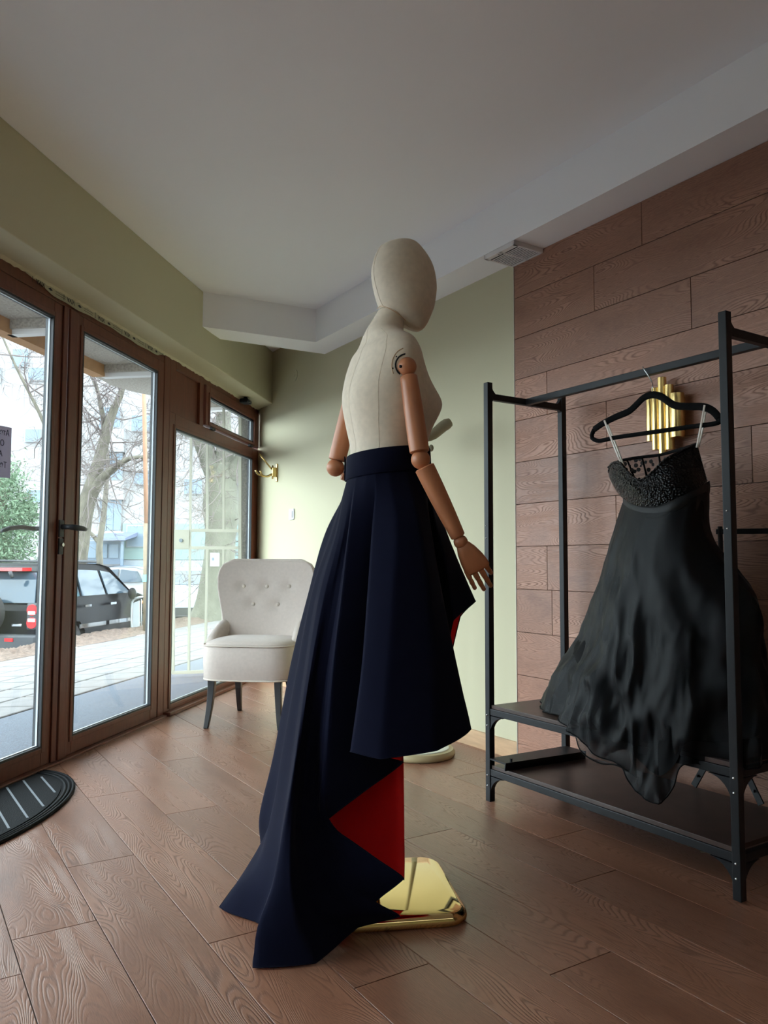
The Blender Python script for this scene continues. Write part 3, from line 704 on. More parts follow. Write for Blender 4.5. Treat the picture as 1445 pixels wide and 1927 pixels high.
# shoulder plate + arms
def limb(name, a, b, r0, r1, parent, bulge=.0, m='armwood', n=12):
    a, b = Vector(a), Vector(b); pts = [a+(b-a)*i/(n-1) for i in range(n)]
    rr = [(r0+(r1-r0)*i/(n-1))*(1+bulge*math.sin(math.pi*i/(n-1))) for i in range(n)]
    d = (b-a).normalized(); pts = [a+d*.003]+pts[1:-1]+[b-d*.003]; pts = [a]+pts+[b]; rr = [rr[0]*.86]+rr+[rr[-1]*.86]
    return MB().tube(pts, rr, 28).build(name, M[m], parent, auto=50)
SH = at(766, 690, 2.048); EL = at(791.5, 865, 2.03); WR = at(865, 1016, 2.045)
dn = dense.reshape(-1, 3); dn = dn[((dn-np.array([0, MY, 0]))@np.array(SV)) > .03]
rel = dn-np.array(CAMP); zc_ = rel@np.array(_F); dpx = np.stack([CXP+FPX*(rel@np.array(_r))/zc_, CYP-FPX*(rel@np.array(_u))/zc_], 1)
def on_torso(x, y, lift=.0008):
    d2 = ((dpx-np.array([x, y]))**2).sum(1)+.5; ix = np.argsort(d2)[:6]; wgt = 1/d2[ix]; return at(x, y, float((dn[ix, 1]*wgt).sum()/wgt.sum())-lift)
arc_ = [on_torso(766+29*math.cos(a), 688+34*math.sin(a)) for a in np.linspace(-3.6, .35, 26)]
MB().tube(crom(arc_, 60), .0013, 6).build('armhole_seam', M['base'], mn, smooth=True)
sp = MB().tube(crom([on_torso(764.5+20.5*math.cos(a), 687+21*math.sin(a)) for a in np.linspace(-4.1, .1, 24)], 50), .0021, 8).build('socket_edge', M['dark'], mn, smooth=True)
for x, y in ((746, 671), (768, 667), (739, 693)): MB().ball(on_torso(x, y), .0022, 8, 6).build('rivet', M['dark'], sp)
MB().ball(SH, .0255, 24, 16).build('shoulder_joint', M['armwood'], mn, smooth=True)
q = SH-FV*.021+SV*.008+V(0, 0, -.004); MB().tube([q, q-FV*.006], .004, 10).build('bolt', M['dark'], mn)
UA = limb('upper_arm', SH+(EL-SH)*.10, EL-(EL-SH)*.075, .0232, .0262, mn, .05)
MB().ball(EL, .0255, 24, 16).build('elbow_joint', M['armwood'], mn, smooth=True)
FA = limb('forearm', EL+(WR-EL)*.09, WR-(WR-EL)*.035, .0268, .0195, mn, .06)
MB().ball(WR+(WR-EL).normalized()*.006, .019, 24, 16).build('wrist_joint', M['armwood'], mn, smooth=True)
# near hand: palm + jointed fingers; back of the hand towards the camera
def hand(wr, dirv, wide, thick, flip, parent, curl):
    dirv = dirv.normalized(); wide = (wide-dirv*wide.dot(dirv)).normalized(); thick = dirv.cross(wide)*flip
    hd_ = MB(); rings = []
    for t, hw, ht in ((.006, .012, .010), (.012, .0185, .0155), (.03, .026, .0175), (.055, .032, .0165), (.075, .0345, .014), (.088, .034, .0115), (.094, .030, .007)):
        cc = wr+dirv*t+wide*(.004*t/.09)
        rings.append([cc+wide*hw*math.copysign(abs(math.cos(a))**.8, math.cos(a))+thick*ht*math.copysign(abs(math.sin(a))**.9, math.sin(a)) for a in [2*math.pi*j/28 for j in range(28)]])
    palm = hd_.loft(rings).build('hand', M['armwood'], parent, smooth=True)
    for i, (off, L, sp_) in enumerate(((.026, .074, .03), (.0095, .086, .0), (-.0085, .080, -.03), (-.0255, .064, -.07))):
        p = wr+dirv*(.086-.006*abs(i-1.2))+wide*off; d = (dirv+wide*sp_).normalized(); seg = [L*.44, L*.31, L*.25]; r = .0083-.0005*abs(i-1)
        fp = None
        for k, s in enumerate(seg):
            cv = curl[i][k]; d = (d*math.cos(cv)+thick*math.sin(cv)).normalized(); q = p+d*s
            f = MB().tube([p-d*.002, p+d*.002, p+d*s*.5, q-d*.003, q], [r*.55, r*.95, r, r*.9, r*.45 if k == 2 else r*.62], 14).build('finger' if k == 0 else 'finger_joint', M['armwood'], palm if k == 0 else palm, smooth=True)
            p = q; r *= .9
    # thumb leaves the side of the palm near its base
    p = wr+dirv*.028+wide*.016+thick*.008; d = (dirv*.80+wide*.10+thick*.60).normalized(); r = .0098
    for k, s in enumerate((.036, .028, .022)):
        q = p+d*s
        MB().tube([p-d*.002, p+d*.003, p+d*s*.5, q-d*.002, q], [r*.6, r, r, r*.9, r*.5], 14).build('thumb' if k == 0 else 'thumb_joint', M['armwood'], palm, smooth=True)
        p = q; d = (d+dirv*.35).normalized(); r *= .9
    return palm
hdir = (at(896, 1070, 2.06)-WR)
HW = V(.80, -.10, .35)
hand(WR+hdir.normalized()*.004, hdir, HW, None, -1, mn, [(.55, .55, .45), (.30, .35, .30), (.15, .30, .25), (.0, .25, .3)])
# far arm: elbow behind the back, forearm going forward
SH2 = at(676, 690, 2.34); EL2 = at(631, 880, 2.36); WR2 = at(735, 925, 2.39)
MB().ball(SH2, .0255, 24, 16).build('shoulder_joint', M['armwood'], mn, smooth=True)
limb('upper_arm', SH2+(EL2-SH2)*.1, EL2-(EL2-SH2)*.07, .0235, .0272, mn, .05)
MB().ball(EL2, .0275, 24, 16).build('elbow_joint', M['armwood'], mn, smooth=True)
limb('forearm', EL2+(WR2-EL2)*.14, WR2-(WR2-EL2)*.05, .0272, .0195, mn, .05)
MB().ball(WR2, .019, 20, 12).build('wrist_joint', M['armwood'], mn, smooth=True)
hand(WR2, FV*.9+V(0, 0, -.25), V(0, 0, 1), None, 1, mn, [(.2, .3, .3)]*4)
# stand: brass plate + pole
PA = math.radians(9); px_, py_ = V(math.cos(PA), math.sin(PA), 0), V(-math.sin(PA), math.cos(PA), 0)
PC = V(.020, 2.205, 0)
def rrect(hx, hy, r, z, n=10):
    out = []
    for cx_, cy_, a0 in ((hx-r, hy-r, 0), (-hx+r, hy-r, 90), (-hx+r, -hy+r, 180), (hx-r, -hy+r, 270)):
        for i in range(n+1):
            a = math.radians(a0+90*i/n); p = PC+px_*(cx_+r*math.cos(a))+py_*(cy_+r*math.sin(a)); out.append(V(p.x, p.y, z))
    return out
HX, HY, RR = .178, .205, .06
MB().loft([rrect(HX-.006, HY-.006, RR, .001), rrect(HX-.001, HY-.001, RR, .006), rrect(HX, HY, RR, .013), rrect(HX-.002, HY-.002, RR, .022), rrect(HX-.008, HY-.008, RR, .029), rrect(HX-.016, HY-.016, RR-.01, .032)]).build('base_plate', M['brass'], mn, auto=60)
MB().tube([V(-.035, 2.30, .032), V(-.035, 2.30, 1.19)], .016, 20).build('pole', M['brass'], mn, smooth=True)
MB().lathe(V(-.035, 2.30, 0), [(.034, .0322), (.034, .040), (.020, .052), (.0175, .075)], 24).build('pole_collar', M['brass'], mn, smooth=True)
#@@SKIRT
# ------------------------------------------------------------------ navy high-low skirt with red lining
sk = thing('skirt', V(-.15, 2.1, 0), 'navy pleated high low skirt with red lining trailing on the floor', 'skirt')
WC = V(.012, 2.20, 0); WA, WBx = .116, .128; ZW0, ZW1 = 1.172, 1.236
def ringp(phi, z, g=0.): a = math.radians(phi); return V(WC.x+(WA+g)*math.cos(a), WC.y+(WBx+g)*math.sin(a), z+.013*(math.cos(a)-.25))
RIBS = [
 (0,    [(826, 960, 2.22), (858, 1045, 2.25), (895, 1131, 2.28)]),
 (-20,  [(815, 960, 2.15), (838, 1060, 2.17), (853, 1167, 2.18)]),
 (-32,  [(806, 960, 2.16), (825, 1080, 2.20), (846, 1212, 2.24)]),
 (-45,  [(808, 980, 2.08), (834, 1130, 2.06), (857, 1240, 2.045), (886, 1372, 2.03)]),
 (-65,  [(788, 980, 2.02), (812, 1150, 1.98), (822, 1412, 1.93)]),
 (-88,  [(745, 980, 2.01), (738, 1150, 1.96), (716, 1428, 1.91)]),
 (-105, [(701, 980, 2.04), (691, 1120, 2.00), (680, 1258, 1.97), (659, 1414, 1.955)]),
 (-107, [(712, 980, 2.075), (722, 1120, 2.08), (738, 1258, 2.085), (759, 1434, 2.09)]),
 (-120, [(688, 980, 2.075), (680, 1120, 2.06), (674, 1258, 2.05), (684, 1490, 2.04)]),
 (-136, [(659, 980, 2.08), (643, 1120, 2.05), (628, 1250, 2.03), (614, 1447, 2.01), (611, 1547, 2.0)]),
 (-137, [(658, 982, 2.09), (641, 1120, 2.065), (623, 1255, 2.045), (606, 1447, 2.02), (606, 1545, 2.0), (660, 1582, 1.99)]),
 (-138, [(657, 984, 2.095), (639, 1120, 2.075), (619, 1258, 2.06), (600, 1447, 2.03), (601, 1550, 2.0), (645, 1598, 1.98), (711, 1618, 1.98)]),
 (-139, [(657, 985, 2.10), (637, 1120, 2.085), (615, 1260, 2.07), (594, 1447, 2.04), (598, 1556, 1.995), (672, 1632, 1.97), (760, 1653, 1.975)]),
 (-143, [(652, 990, 2.10), (628, 1120, 2.09), (604, 1260, 2.07), (582, 1447, 2.03), (584, 1575, 1.975), (632, 1660, 1.95), (706, 1697, 1.975)]),
 (-147, [(648, 995, 2.10), (622, 1120, 2.09), (597, 1260, 2.07), (574, 1447, 2.025), (570, 1585, 1.96), (625, 1690, 1.94), (753, 1724, 1.985)]),
 (-151, [(644, 997, 2.105), (614, 1125, 2.09), (588, 1270, 2.06), (566, 1447, 2.01), (558, 1600, 1.93), (590, 1715, 1.90), (673, 1745, 1.985)]),
 (-156, [(640, 1000, 2.11), (608, 1130, 2.09), (581, 1280, 2.055), (559, 1447, 1.99), (546, 1600, 1.90), (556, 1720, 1.855), (594, 1816, 1.838)]),
 (-162, [(634, 1000, 2.125), (603, 1110, 2.11), (575, 1280, 2.07), (552, 1448, 1.985), (534, 1551, 1.93), (511, 1672, 1.88), (483, 1750, 1.845), (476, 1825, 1.818)]),
 (-167, [(631, 1000, 2.15), (599, 1100, 2.15), (569, 1280, 2.14), (546, 1448, 2.11), (531, 1551, 2.09), (516, 1660, 2.06), (489, 1741, 2.03)]),
 (-174, [(626, 1000, 2.17), (591, 1100, 2.18), (557, 1270, 2.19), (529, 1423, 2.19), (508, 1545, 2.185), (481, 1632, 2.16), (442, 1671, 2.14), (413, 1709, 2.125)]),
 (-184, [(622, 1000, 2.22), (588, 1110, 2.27), (556, 1270, 2.33), (531, 1423, 2.39), (516, 1520, 2.43), (506, 1585, 2.46)]),
 (-193, [(613, 1000, 2.26), (579, 1120, 2.32), (549, 1240, 2.39), (514, 1423, 2.48), (487, 1545, 2.53), (490, 1586, 2.55)]),
 (-200, [(628, 1000, 2.32), (592, 1120, 2.40), (562, 1240, 2.48), (527, 1423, 2.56), (503, 1545, 2.60), (506, 1580, 2.60)]),
 (-215, [(655, 1000, 2.38), (640, 1250, 2.38), (630, 1430, 2.30), (640, 1590, 2.24)]),
 (-240, [(705, 1000, 2.34), (738, 1250, 2.24), (756, 1432, 2.15), (760, 1656, 2.12)]),
 (-262, [(745, 1000, 2.40), (752, 1200, 2.45), (755, 1400, 2.46)]),
 (-300, [(790, 1000, 2.38), (815, 1180, 2.40), (835, 1285, 2.40)]),
 (-330, [(812, 980, 2.32), (842, 1080, 2.34), (866, 1160, 2.35)]),
]
NV, NSUB = 64, 8
curves = []
for phi, pts in RIBS:
    P = [ringp(phi, ZW0, .002), ringp(phi, ZW0-.03, .010)]+[at(*p) for p in pts]
    for q in P: q.z = max(q.z, .006)
    curves.append(crom(P, NV))
curves = np.array(curves); nr = len(curves)
full_ = []
for i in range(nr):
    p0, p1, p2, p3 = curves[(i-1) % nr], curves[i], curves[(i+1) % nr], curves[(i+2) % nr]
    for s in range(NSUB):
        t = s/NSUB
        sm = .5*((2*p1)+(-p0+p2)*t+(2*p0-5*p1+4*p2-p3)*t*t+(-p0+3*p1-3*p2+p3)*t**3)
        li = p1*(1-t)+p2*t
        full_.append(.25*sm+.75*li)
full_ = np.array(full_); nc = len(full_)
full_[:, :, 2] = np.maximum(full_[:, :, 2], .004)
du = np.roll(full_, -1, 0)-np.roll(full_, 1, 0); dv = np.gradient(full_, axis=1)
nrm = np.cross(dv, du); nrm /= np.maximum(np.linalg.norm(nrm, axis=2, keepdims=True), 1e-9)
outw = full_-np.array([WC.x, WC.y, 0]); outw[:, :, 2] = 0
sgn = np.sign((nrm[:, 3]*outw[:, 3]).sum())
nrm *= sgn
def sheet(P, name, m, parent, skip=()):
    vs_ = [Vector(p) for c in P for p in c]
    fs = [(i*NV+j, ((i+1) % nc)*NV+j, ((i+1) % nc)*NV+j+1, i*NV+j+1) for i in range(nc) if i not in skip for j in range(NV-1)]
    me = bpy.data.meshes.new(name); org = ORG[parent.name]; me.from_pydata([tuple(v-org) for v in vs_], [], fs); me.materials.append(m); me.shade_smooth()
    o = bpy.data.objects.new(name, me); COL.objects.link(o); o.parent = parent; ORG[o.name] = org; return o
sheet(full_, 'outer_cloth', M['navy'], sk)
inner = full_-nrm*.0009; inner[:, -1] = inner[:, -1]*.85+inner[:, -2]*.15; inner[:, :, 2] = np.maximum(inner[:, :, 2], .002)
i8 = [k for k, r in enumerate(RIBS) if r[0] == -136][0]
sheet(inner, 'lining', M['red'], sk, set(range((i8-1)*NSUB+3, (i8+4)*NSUB)))
hm = MB(); hemp = [Vector(c[-1]) for c in full_]; hm.tube(hemp+[hemp[0]], .0016, 6).build('hem', M['navy'], sk, smooth=True)
wbr = []
for z, g in ((ZW0-.004, .006), (ZW0-.002, .0075), (ZW1-.002, .004), (ZW1, .0025), (ZW1, -.004), (ZW0, -.004)):
    wbr.append([ringp(-360*i/72, z, g) for i in range(72)])
MB().loft(wbr, cap=False).build('waistband', M['navy'], sk, auto=50)
q0 = ringp(-183, (ZW0+ZW1)/2, .007)
MB().obox(q0+V(-.001, 0, 0), V(.0015, 0, 0), V(0, .022, 0), V(0, 0, .034)).build('placket', M['navy'], sk, bevel=.001)
MB().ball(ringp(-176, ZW0+.022, .008), .0045, 10, 6).build('hook_fastener', M['dark'], sk)
#@@RACK
# ------------------------------------------------------------------ clothes rack
RU0, RU1, RO0, RO1, RH = 1.325, 2.375, .105, .515, 1.645
rk = thing('clothes_rack', W((RU0+RU1)/2, .31, 0), 'black metal clothes rack with two dark wooden shelves', 'clothes rack')
PT = .026
def bracket(u, o, z, du, do, dz, size=.075):
    # curved gusset in the corner between a post (vertical) and a rail running along du/do
    n = 8; pts = []
    for i in range(n+1):
        a = math.pi/2*i/n; pts.append((size*(1-math.sin(a)), size*(1-math.cos(a))))
    pts = [(0, 0)]+pts
    vs_ = []
    for k in (-1, 1):
        for a, b in pts:
            p = W(u+du*(a+.010), o+do*(a+.010), z+dz*b)
            side = (T1 if do else N1)*(k*.009); vs_.append(p+side)
    m_ = len(pts); fs = [tuple(range(m_)), tuple(range(2*m_-1, m_-1, -1))]+[(i, (i+1) % m_, m_+(i+1) % m_, m_+i) for i in range(m_)]
    return MB().add(vs_, fs).build('gusset', M['blackmetal'], rk)
for u in (RU0, RU1):
    for o in (RO0, RO1):
        p = MB().fbox(W, u-PT/2, u+PT/2, o-PT/2, o+PT/2, .0, RH).build('post', M['blackmetal'], rk, bevel=.002)
        su = 1 if u == RU0 else -1
        for zz in (.105, .335):
            bracket(u, o, zz-.008, su, 0, -1); bracket(u, o, zz-.008, 0, (1 if o == RO0 else -1), -1)
            for dz in (-.005, -.045):
                for face in ((0, 1 if o == RO1 else -1),):
                    b = W(u, o+face[1]*(PT/2), zz+dz); MB().ball(b, .004, 8, 6).build('bolt', M['steel'], p)
        bracket(u, o, RH-.052, 0, (1 if o == RO0 else -1), 1, .05); bracket(u, o, RH-.062, 0, (1 if o == RO0 else -1), -1, .03)
        for zz in (1.07, 1.02): MB().ball(W(u+su*0, o+(PT/2 if o == RO1 else -PT/2), zz), .003, 8, 6).build('bolt', M['steel'], p)
for u in (RU0, RU1):
    MB().fbox(W, u-.011, u+.011, RO0, RO1, RH-.070, RH-.044).build('top_rail', M['blackmetal'], rk, bevel=.002)
MB().fbox(W, RU0-.005, RU1+.005, .298, .322, RH-.070, RH-.044).build('hanging_rail', M['blackmetal'], rk, bevel=.002)
for zt in (.112, .342):
    for o in (RO0, RO1): MB().fbox(W, RU0, RU1, o-.010, o+.010, zt-.012, zt+.013).build('shelf_rail', M['blackmetal'], rk, bevel=.002)
    for u in (RU0, RU1): MB().fbox(W, u-.010, u+.010, RO0, RO1, zt-.012, zt+.013).build('shelf_rail', M['blackmetal'], rk, bevel=.002)
    MB().fbox(W, RU0+.014, RU1-.014, RO0-.005, RO1+.004, zt+.013, zt+.027).build('shelf', M['darkwood'], rk, bevel=.001)
# flat steel bar lying across the lower shelf
fb = thing('steel_channel', W(2.30, .34, .14), 'flat black steel channel lying across the lower rack shelf', 'steel channel')
zz = .1395
MB().add([W(2.345, .135, zz+.03), W(2.235, .135, zz+.03), W(2.262, .535, zz+.03), W(2.352, .535, zz+.03), W(2.345, .135, zz+.024), W(2.235, .135, zz+.024), W(2.262, .535, zz+.024), W(2.352, .535, zz+.024)],
    [(0, 1, 2, 3), (4, 7, 6, 5), (0, 4, 5, 1), (1, 5, 6, 2), (2, 6, 7, 3), (3, 7, 4, 0)]).build('top_flange', M['blackmetal'], fb)
MB().add([W(2.235, .135, zz+.024), W(2.262, .535, zz+.024), W(2.266, .535, zz), W(2.239, .135, zz), W(2.240, .135, zz+.024), W(2.267, .535, zz+.024), W(2.271, .535, zz), W(2.244, .135, zz)],
    [(0, 1, 2, 3), (4, 7, 6, 5), (0, 4, 5, 1), (1, 5, 6, 2), (2, 6, 7, 3), (3, 7, 4, 0)]).build('side_flange', M['blackmetal'], fb)
MB().tube([W(2.27, .50, zz+.03), W(2.27, .50, zz+.042)], .005, 10).build('stud', M['blackmetal'], fb)
# folded stand behind the dress
fs_ = thing('folded_stand', W(1.65, .08, .14), 'black folding stand standing on the lower shelf behind the dress', 'stand')
zb_ = .1395
for ua, ub in ((1.755, 1.655), (1.505, 1.62)):
    l = MB().bar(W(ua, .115, zb_+.006), W(ub, .10, .33), .022, .006, up=tuple(N1)).build('leg', M['blackmetal'], fs_, bevel=.001)
    q = W(ua+(ub-ua)*.18, .12, zb_+.045); MB().ball(q, .005, 8, 6).build('bolt', M['blackmetal'], l)
MB().tube([W(1.638, .10, .30), W(1.638, .10, 1.05)], .008, 10).build('pole', M['blackmetal'], fs_, smooth=True)
MB().bar(W(1.65, .10, 1.032), W(1.15, .10, 1.022), .014, .018).build('cross_bar', M['blackmetal'], fs_, bevel=.001)
# torn paper scraps below the shelf
ps = thing('torn_paper', W(1.45, .44, 0), 'torn pale paper scrap under the lower rack shelf', 'paper')
def scrap(a, b, name):
    us = np.linspace(a, b, 14); v_ = []
    for i, u in enumerate(us): v_ += [W(u, .49+.012*RNG.random(), .0985-.012*RNG.random()*math.sin(math.pi*i/13)-.003), W(u, .40, .0985), W(u, .40, .0965)]
    fsx = []
    for i in range(13): a_ = i*3; fsx += [(a_, a_+3, a_+4, a_+1), (a_+1, a_+4, a_+5, a_+2), (a_+2, a_+5, a_+3, a_)]
    MB().add(v_, fsx).build(name, M['tape'], ps)
scrap(1.365, 1.56, 'sheet')
#@@DRESS
# ------------------------------------------------------------------ hanger and black dress
RZ = RH-.057; HU, HO = 1.765, .31
hg = thing('coat_hanger', W(HU, HO, 1.51), 'black velvet hanger with a steel hook carrying the black dress', 'hanger')
def hp(x, y): return onW(x, y, HO)
top = [hp(*p) for p in ((1118, 808), (1134, 797), (1160, 784), (1185, 773), (1197, 762), (1212, 748), (1228, 743), (1243, 746), (1258, 756), (1270, 763), (1300, 765), (1325, 766), (1342, 774), (1354, 788))]
MB().tube(crom(top, 60), [.0125]*60, 12, flat=(0, 0, 1)).build('shoulder_bar', M['velvet'], hg, smooth=True)
bot = [hp(*p) for p in ((1118, 808), (1113, 822), (1122, 829), (1160, 823), (1230, 813), (1300, 803), (1345, 797), (1357, 793), (1354, 788))]
MB().tube(crom(bot, 50), .008, 12).build('trouser_bar', M['velvet'], hg, smooth=True)
hk0 = hp(1228, 742)
hc = W(HU+.008, .31, RZ+.013)
hook = [hk0, hk0+V(0, 0, .03), W(HU-.03, .318, RZ-.045), W(HU-.018, .331, RZ-.01), W(HU, .329, RZ+.015), W(HU+.012, .312, RZ+.021), W(HU+.022, .294, RZ+.013), W(HU+.022, .291, RZ-.006)]
MB().tube(crom(hook, 40), .0019, 8).build('hook', M['steel'], hg, smooth=True)
dr = thing('black_dress', W(1.70, .31, .36), 'black strapless evening dress with sequinned bodice and organza skirt on hanger', 'dress')
for (a, b) in (((1137, 794), (1174, 886)), ((1326, 765), (1311, 842))):
    for k, (sx, so) in enumerate(((0, .0), (3, .012))):
        MB().tube([onW(a[0]+sx, a[1]-3, HO+.014-so*1.8), onW((a[0]+b[0])/2+sx*1.5, (a[1]+b[1])/2, HO+.012-so), onW(b[0]+sx, b[1], HO+.035-so*3)], .0042, 8, flat=tuple(T1)).build('hanger_loop', M['ribbon'], dr, smooth=True)
# bodice: near (front) panel edge dips, back panel of dotted tulle visible behind
def bod(x, y, off): return onW(x, y, off)
topf = [(1145, 888, .30), (1150, 873, .34), (1167, 871, .38), (1182, 889, .41), (1205, 904, .43), (1228, 888, .43), (1250, 866, .41), (1280, 850, .37), (1311, 836, .31)]
midf = [(1146, 898, .31), (1151, 903, .36), (1168, 908, .40), (1188, 922, .43), (1212, 931, .45), (1240, 920, .45), (1264, 904, .43), (1295, 890, .38), (1322, 878, .31)]
botf = [(1160, 925, .30), (1170, 936, .36), (1186, 946, .40), (1208, 955, .425), (1232, 956, .44), (1258, 948, .44), (1284, 935, .42), (1310, 922, .38), (1330, 905, .31)]
def patch(rows, name, m, parent, nu=40, nv=14, thick=.004):
    C_ = [crom([bod(*p) for p in r], nu) for r in rows]
    grid = np.array([crom([c[i] for c in C_], nv) for i in range(nu)])
    v_ = [Vector(p) for c in grid for p in c]+[Vector(p)-N1*-thick for c in grid for p in c]; k = nu*nv; f_ = []
    for i in range(nu-1):
        for j in range(nv-1):
            a = i*nv+j; f_ += [(a, a+1, a+nv+1, a+nv), (k+a, k+a+nv, k+a+nv+1, k+a+1)]
    for i in range(nu-1):
        for j in (0, nv-1): a = i*nv+j; f_.append((a, a+nv, k+a+nv, k+a))
    for j in range(nv-1):
        for i in (0, nu-1): a = i*nv+j; f_.append((a, a+1, k+a+1, k+a))
    return MB().add(v_, f_).build(name, m, parent, smooth=True)
patch([topf, midf, botf], 'bodice_front', M['sequin'], dr)
topb = [(1145, 880, .30), (1165, 868, .25), (1200, 861, .22), (1236, 857, .21), (1272, 848, .24), (1311, 836, .31)]
botb = [(1171, 935, .30), (1195, 935, .22), (1220, 930, .20), (1250, 925, .20), (1290, 915, .22), (1330, 905, .31)]
bb = patch([topb, [((a[0]+b[0])/2, (a[1]+b[1])/2, (a[2]+b[2])/2) for a, b in zip(topb, botb)], botb], 'bodice_back', M['tulle'], dr, thick=.001)
MB().tube(crom([bod(*p) for p in topb], 30), .0055, 8).build('top_binding', M['velvet'], bb, smooth=True)
for x0, y0, x1, y1 in ((1180, 866, 1196, 905), (1208, 861, 1219, 905), (1240, 857, 1246, 905)):
    MB().tube([bod(x0, y0, .226), bod(x1, y1, .212)], .0035, 8).build('boning', M['velvet'], bb, smooth=True)
MB().tube(crom([bod(*p) for p in topf], 40), .004, 8).build('neckline_edge', M['sequin'], dr, smooth=True)
# sash
sash_pts = [(1171, 942, .30), (1184, 955, .385), (1210, 963, .43), (1240, 962, .45), (1270, 950, .45), (1300, 936, .42), (1334, 916, .32)]
patch([[(x, y-11, o) for x, y, o in sash_pts], [(x+1, y+1, o+.006) for x, y, o in sash_pts], [(x, y+12, o+.002) for x, y, o in sash_pts]], 'waist_sash', M['sash'], dr, nv=6)
# skirt layers
WH = [(1171, 946, .30), (1178, 953, .36), (1192, 960, .41), (1215, 965, .44), (1240, 964, .455), (1262, 956, .455), (1285, 946, .44), (1305, 936, .42), (1322, 926, .37), (1334, 917, .31), (1326, 917, .24), (1290, 922, .20), (1250, 930, .19), (1210, 937, .20), (1182, 942, .245)]
HM = [(1028, 1322, .33), (1022, 1336, .42), (1062, 1352, .50), (1098, 1385, .545), (1122, 1418, .56), (1165, 1440, .56), (1196, 1482, .565), (1238, 1509, .585), (1266, 1488, .575), (1292, 1440, .56), (1350, 1444, .50), (1420, 1436, .46), (1492, 1405, .33), (1400, 1390, .16), (1200, 1360, .09)]
BM = [(1112, 1130, .26), (1100, 1180, .38), (1120, 1190, .44), (1150, 1200, .485), (1180, 1210, .505), (1205, 1215, .51), (1235, 1220, .515), (1262, 1215, .52), (1290, 1205, .515), (1320, 1195, .505), (1365, 1180, .48), (1420, 1165, .43), (1420, 1120, .32), (1340, 1130, .16), (1210, 1130, .11)]
HI = [(1106, 1145, .30)]
def dress_sheet(scale_hem, foldamp, name, m, seedk, zoff=0., nv=60, nu=260, inset=0.):
    rngk = np.random.default_rng(seedk); cols = []
    for w_, b_, h_ in zip(WH, BM, HM):
        pw, pb, ph = bod(*w_), bod(*b_), bod(*h_)
        ph = pb+(ph-pb)*scale_hem
        p1 = pw*.62+pb*.38
        cols.append([tuple(pw), tuple(p1), tuple(pb), tuple(pb*.5+ph*.5), tuple(ph)])
    cols = np.array(cols); cl = np.concatenate([cols, cols[:1]])
    rows = [crom(cl[:, k], nu+1)[:-1] for k in range(5)]
    grid = np.array([crom([r[i] for r in rows], nv) for i in range(nu)])
    cen = grid.mean(axis=0, keepdims=True); d = grid-cen; d[:, :, 2] = 0
    ln = np.maximum(np.linalg.norm(d, axis=2, keepdims=True), 1e-6); d /= ln
    th = np.linspace(0, 2*math.pi, nu, endpoint=False)[:, None]; v = np.linspace(0, 1, nv)[None, :]
    ph = rngk.random(8)*6.28
    from mathutils import noise as mn_
    f = np.sin(th*7+ph[0]+1.6*np.sin(v*2.6+ph[1]))*.5+np.sin(th*13+ph[2]+2.4*np.sin(v*2.1+ph[3]))*.28
    nz_ = np.zeros((nu, nv))
    for i in range(nu):
        for j in range(nv):
            p = grid[i, j]; q = Vector((p[0]*7, p[1]*7, p[2]*2.4+seedk)); q2 = Vector((p[0]*13, p[1]*13, p[2]*5+seedk)); q3 = Vector((p[0]*3+p[2]*3, p[1]*3, p[2]*4-p[0]*3+seedk))
            nz_[i, j] = 1.1*mn_.noise(q)+.75*(1-2.6*abs(mn_.noise(q2)))+1.2*(.5-abs(mn_.noise(q3))*2.2)+.35*(1-2.6*abs(mn_.noise(Vector((p[0]*27, p[1]*27, p[2]*8+seedk)))))
    f = f+nz_
    amp = foldamp*(v**.8)
    grid = grid+d*(f*amp-inset)[:, :, None]
    return grid, nu, nv
def sheet2(grid, nu, nv, name, m, parent):
    org = ORG[parent.name]; v_ = [tuple(Vector(p)-org) for c in grid for p in c]
    f_ = [(i*nv+j, ((i+1) % nu)*nv+j, ((i+1) % nu)*nv+j+1, i*nv+j+1) for i in range(nu) for j in range(nv-1)]
    me = bpy.data.meshes.new(name); me.from_pydata(v_, [], f_); me.materials.append(m); me.shade_smooth()
    o = bpy.data.objects.new(name, me); COL.objects.link(o); o.parent = parent; ORG[o.name] = org; return o
g1, nu_, nv_ = dress_sheet(1., .021, 'a', None, 5)
g1[:, :, 2] = np.maximum(g1[:, :, 2], .145)
sheet2(g1, nu_, nv_, 'organza_skirt', M['organza'], dr)
MB().tube([Vector(c[-1]) for c in g1]+[Vector(g1[0][-1])], .0022, 6).build('hem', M['dblack'], dr, smooth=True)
g2, nu_, nv_ = dress_sheet(.84, .014, 'b', None, 9, inset=.025)
sheet2(g2, nu_, nv_, 'underskirt', M['dblack'], dr)
# sheer loose ruffle at the front hem
ruf_t = [(1062, 1345, .47), (1090, 1362, .51), (1120, 1375, .53), (1160, 1390, .54), (1200, 1405, .55)]
ruf_b = [(1082, 1380, .53), (1092, 1412, .555), (1128, 1436, .565), (1160, 1440, .57), (1198, 1462, .57)]
patch([ruf_t, [((a[0]+b[0])/2-2, (a[1]+b[1])/2, (a[2]+b[2])/2+.01) for a, b in zip(ruf_t, ruf_b)], ruf_b], 'ruffle', M['sheer'], dr, thick=.0008)
MB().tube(crom([bod(*p) for p in ruf_b], 40), .0022, 6).build('ruffle_hem', M['dblack'], dr, smooth=True)
loop = [(1060, 1352, .47), (1040, 1348, .44), (1022, 1338, .41), (1024, 1328, .40), (1036, 1314, .38)]
MB().tube(crom([bod(*p) for p in loop], 24), .0026, 6).build('hem_wire', M['dblack'], dr, smooth=True)
